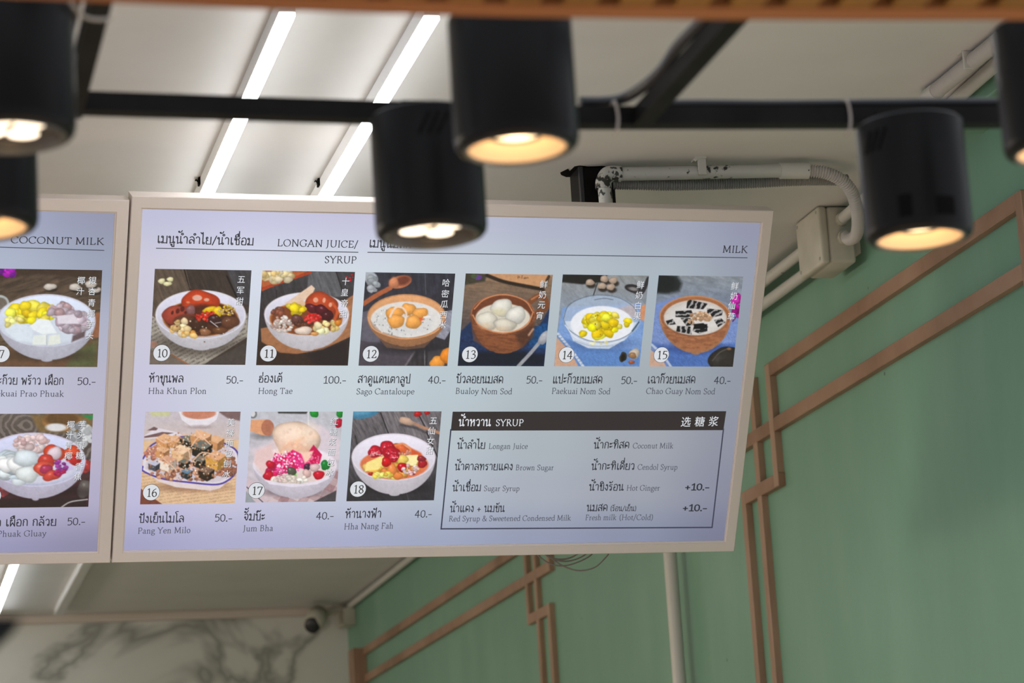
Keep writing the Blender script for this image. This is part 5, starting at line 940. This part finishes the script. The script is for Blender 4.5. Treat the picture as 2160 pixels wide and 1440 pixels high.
# ------------------------------------------------------------------ black spot lamps
ZL = EYE[2]+0.690
def lamp_body(t, R_=0.0555, H=0.123):
    prof = [(R_*0.25, H), (R_-0.002, H), (R_, H-0.002), (R_, 0.010), (R_-0.0012, 0.004), (R_-0.004, 0.0008), (R_-0.007, 0.0), (0.0465, 0.0005), (0.0465, 0.004)]
    b = obj('housing', lathe(prof, 64), M_black, t, smooth=True, sharp=35)
    obj('trim_ring', lathe([(0.0468, 0.0), (0.0462, -0.0012), (0.0448, -0.0012), (0.0436, 0.0005), (0.0430, 0.004)], 64), M_ring, t, smooth=True, sharp=50)
    return b
def slots(t, a0, z0):
    for k in range(3):
        a = a0+k*0.17; pts = []
        for q in np.linspace(0, 1, 6):
            an = a+q*0.20; pts.append((0.0555*math.cos(an), 0.0555*math.sin(an), z0-0.011+q*0.022))
        obj('vent_slot', tube(pts, 0.0016, 6), M_void, t)
def spot_light(t, z, e):
    l = bpy.data.lights.new('lamp_glow', 'POINT'); l.color = (1.0, 0.64, 0.30); l.energy = e; l.shadow_soft_size = 0.006
    o = bpy.data.objects.new('lamp_glow', l); C.objects.link(o); o.parent = t; o.location = (0, 0, z)
    l = bpy.data.lights.new('lamp_beam', 'SPOT'); l.color = (1.0, 0.76, 0.52); l.energy = BEAM_WATT; l.shadow_soft_size = 0.02; l.spot_size = 1.3; l.spot_blend = 0.4
    o = bpy.data.objects.new('lamp_beam', l); C.objects.link(o); o.parent = t; o.location = (0, 0, -0.006); return o
def hanger(t):
    obj('bracket', join(box(-0.012, 0.012, 0.020, 0.060, 0.121, 0.140), box(-0.012, 0.012, 0.052, 0.0605, 0.121, 0.158)), M_tube, t)
def cone_lamp(name='spot_lamp'):
    t = thing(name, (0, 0, 0), 'x', 'spot lamp', 'black cylinder spot lamps'); lamp_body(t)
    obj('reflector', lathe([(0.0432, 0.0015), (0.0380, 0.0055), (0.0310, 0.0105), (0.0240, 0.0145), (0.021, 0.0155)], 64), M_refl, t, smooth=True)
    obj('bulb', join(lathe([(0.021, 0.0145), (0.019, 0.0135), (0.010, 0.0128), (0.001, 0.0126)], 48), lathe([(0.0215, 0.0165), (0.021, 0.0145)], 48)), M_bulb, t, smooth=True)
    obj('bulb_ring', lathe([(0.0245, 0.0142), (0.0235, 0.0125), (0.0215, 0.0125), (0.0205, 0.0140)], 48), M_ring, t, smooth=True)
    hanger(t); spot_light(t, 0.004, SPOT_WATT*0.14)
    return t
def led_lamp(name='spot_lamp'):
    t = thing(name, (0, 0, 0), 'x', 'spot lamp', 'black cylinder spot lamps'); lamp_body(t)
    obj('reflector', lathe([(0.0432, 0.0015), (0.0405, 0.006), (0.0395, 0.0085), (0.001, 0.0087)], 64), M_ring if False else M_refl2, t, smooth=True, sharp=40)
    for k in range(4):
        a = math.pi/4+k*math.pi/2+0.15
        obj('led_lens', lathe([(0.0133, 0.0088), (0.0131, 0.0080), (0.0115, 0.0076), (0.007, 0.0074), (0.0005, 0.0073)], 32, 0.0200*math.cos(a), 0.0200*math.sin(a)), M_led, t, smooth=True, sharp=60)
    hanger(t); spot_light(t, -0.012, SPOT_WATT*0.05)
    return t
M_refl2 = mat('dull_reflector', (0.045, 0.04, 0.037), 0.35, 0.4)
def copy_tree(o):
    c = o.copy(); C.objects.link(c)
    for ch in list(o.children):
        d = ch.copy(); C.objects.link(d); d.parent = c
        for g_ in ch.children:
            e_ = g_.copy(); C.objects.link(e_); e_.parent = d
    return c
def put(t, px, py, z, rz, label, row=None):
    p = at_z(px, py, z); t.location = p; t.rotation_euler = (0, 0, 0); t['label'] = label; return p
A1 = cone_lamp(); pC1 = put(A1, 1091, 316, ZL, 0, 'large black spot lamp hanging in front, centre, with a warm cone')
A2 = copy_tree(A1); pR1 = put(A2, 2246, 322, ZL, 0, 'black spot lamp cut off by the right edge of the frame')
A3 = copy_tree(A1); pL2 = put(A3, -44, 482, ZL, 0, 'black spot lamp at far left edge, over the left menu board')
A4 = copy_tree(A1); pR2 = put(A4, 1941, 505, ZL-0.003, 0, 'black spot lamp with tape patches in front of the green wall')
B1 = led_lamp(); pC2 = put(B1, 911, 499, ZL, 0, 'black spot lamp with four bright lenses overlapping the main menu board')
B2 = copy_tree(B1); pL1 = put(B2, 21, 290, ZL, 0, 'large black spot lamp at top left with glowing lenses')
slots(A4, -2.96, 0.098); slots(B1, -1.92, 0.100)
for a, w, z0, z1 in ((-2.31, 0.25, 0.0115, 0.035), (-1.62, 0.38, 0.0115, 0.031)):
    V = []; F = []
    for j in range(7):
        an = a+w*j/6
        for z in (z0, z1): V += [(0.0557*math.cos(an), 0.0557*math.sin(an), z), (0.0561*math.cos(an), 0.0561*math.sin(an), z)]
    F = [(j*4+1, j*4+5, j*4+7, j*4+3) for j in range(6)] + [(j*4, j*4+2, j*4+6, j*4+4) for j in range(6)] + [(0, 1, 3, 2), (24, 26, 27, 25)] + [(j*4, j*4+4, j*4+5, j*4+1) for j in range(6)] + [(j*4+2, j*4+3, j*4+7, j*4+6) for j in range(6)]
    obj('tape_patch', (V, F), M_void, A4)
obj('screw', tube([(0.018, -0.0545, 0.108), (0.018, -0.0568, 0.108)], 0.003, 10), M_frame, A1)

# ------------------------------------------------------------------ black tube rack that carries the lamps
YR = 2.565; hb = 0.0100
rack = thing('tube_rack', (0.8, 2.4, EYE[2]+0.85), 'black square tube rack that carries the spot lamps', 'rack')
row2 = [at_y(x, y, YR) for x, y in ((-300, 199), (165, 217.5), (780, 237.5), (1225, 248.5), (1790, 248), (2100, 246.5), (2500, 244))]
obj('cross_tube', tube(row2, hb, square=True), M_tube, rack)
zt = row2[4][2]
obj('cross_tube', tube([(-0.6, 2.280, zt+0.0315), (2.0, 2.280, zt+0.0315)], hb, square=True), M_tube, rack)
for pA, pB in (((1350, 252), (1522, 60)), ((150, 232), (196, 60))):
    a = at_z(*pA, zt-0.006); b = at_z(*pB, zt-0.006); b = np.array([a[0]+(b[0]-a[0])*0.5, 1.97, a[2]]); a = np.array([b[0], YR-0.004, a[2]])
    obj('side_tube', tube([a, b], hb*0.95, square=True), M_tube, rack)
xs = at_z(1350, 252, zt-0.006)[0]
cab = [at_y(1225, 215.5, YR+0.010), at_y(1290, 213.5, YR+0.010), (xs-0.014, YR-0.035, zt+0.012), (xs-0.008, 2.46, zt+0.0105), (xs-0.012, 2.385, zt+0.011), (xs-0.009, 2.30, zt+0.0115), (xs-0.006, 2.20, zt+0.0125), (xs-0.006, 2.10, zt+0.0115), (xs-0.006, 1.98, zt+0.0115)]
tag(obj('power_cable', tube(smooth_path(cab, 8), 0.0062, 10), M_cable, smooth=True), 'thick black cable lying along the right side tube of the rack', 'cable')
cab = [at_y(1400, 218.5, YR), at_y(1500, 218, YR), at_y(1640, 219, YR), at_y(1790, 217.5, YR), at_y(1900, 216, YR), at_y(1960, 215, YR), at_y(2100, 215, YR), at_y(2250, 214, YR)]
tag(obj('power_cable', tube(smooth_path(cab, 8), 0.0044, 10), M_cable, smooth=True), 'black cable lying on the rear tube above the right lamp', 'cable')
for x, y0, y1, lab in ((1300, 215, 274, 'beside the diagonal side tube'), (1790, 212, 276, 'just left of the right lamp')):
    a = at_y(x-3, y0, YR-0.012); b = at_y(x+4, (y0+y1)/2, YR-0.0125); c_ = at_y(x+2, y1, YR-0.012)
    tag(obj('cable_tie', tube(smooth_path([a+(0, 0.012, 0.001), a, b, c_, c_+(0, 0.012, -0.001)], 6), 0.0016, 6), M_tie), 'grey cable tie around the rear black tube, '+lab, 'cable tie')
xl = at_z(150, 232, zt-0.006)[0]
tag(obj('power_cable', tube(smooth_path([(xl-0.030, YR-0.03, zt+0.006), (xl-0.021, 2.44, zt+0.004), (xl-0.020, 2.34, zt+0.006), (xl-0.021, 2.2, zt+0.005), (xl-0.021, 1.98, zt+0.005)], 8), 0.0085, 10), M_tube, smooth=True), 'dark brown cable strapped beside the top left side tube of the rack', 'cable')
tag(obj('loose_wire', tube(smooth_path([at_y(150, 5, 2.14), at_y(163, 22, 2.16), at_y(180, 36, 2.18), at_y(205, 41, 2.2), at_y(232, 40, 2.22)], 8), 0.0017, 8), M_tie), 'short grey wire looping beside the top left lamp', 'wire')

# ------------------------------------------------------------------ orange slatted awning overhead
YO = 1.95
edge = [(-700, -50), (0, -5), (240, 6), (480, 16.5), (720, 26), (1080, 36), (1440, 41.5), (1800, 43), (2160, 43), (2900, 40)]
E_ = np.array([at_y(x, y, YO) for x, y in edge]); sec = [(0, 0), (-0.0275, 0), (-0.0275, 0.055), (0, 0.055)]
V = np.array([[p[0], YO+a, p[2]+b] for p in E_ for a, b in sec]); n_ = len(E_)
F = [(i*4+j, i*4+(j+1) % 4, (i+1)*4+(j+1) % 4, (i+1)*4+j) for i in range(n_-1) for j in range(4)] + [(3, 2, 1, 0), tuple((n_-1)*4+j for j in range(4))]
aw = thing('slatted_awning', (0.6, YO, E_[5][2]), 'orange varnished wooden awning of slats across the top of the view', 'awning')
obj('fascia', (V, F), M_orange, aw)
zs = E_[5][2]+0.0006
for i in range(-13, 37):
    x = 0.4235+i*0.0462
    ze = np.interp(x, E_[:, 0], E_[:, 2])+0.0006
    obj('slat', bbox(x-0.0143, x+0.0143, 0.9, YO-0.0277, ze, ze+0.006, 0.0012, 1), M_slat, aw)
obj('backing', box(-0.4, 2.2, 0.9, YO-0.0277, zs+0.020, zs+0.034), M_void, aw)

# black blurred fixture at the left edge, near the camera
fx = at_y(-60, 1322, 1.5)
t = thing('post_top_fixture', (fx[0]-0.03, 1.5, 0), 'black out of focus fixture poking in at left edge under the boards', 'fixture')
Vx = [at_y(-300, 1298, 1.5), at_y(46, 1302, 1.5), at_y(30, 1326, 1.5), at_y(-40, 1392, 1.5), at_y(-300, 1450, 1.5)]
Vx = np.array([p for p in Vx]+[p+(0, 0.03, 0) for p in Vx]); n_ = 5
obj('head', (Vx, [tuple(range(n_-1, -1, -1)), tuple(range(n_, 2*n_))]+[(i, (i+1) % n_, n_+(i+1) % n_, n_+i) for i in range(n_)]), M_black, t)
obj('pole', tube([(fx[0]-0.015, 1.515, 0), (fx[0]-0.015, 1.515, fx[2]-0.01)], 0.006, 12), M_black, t)
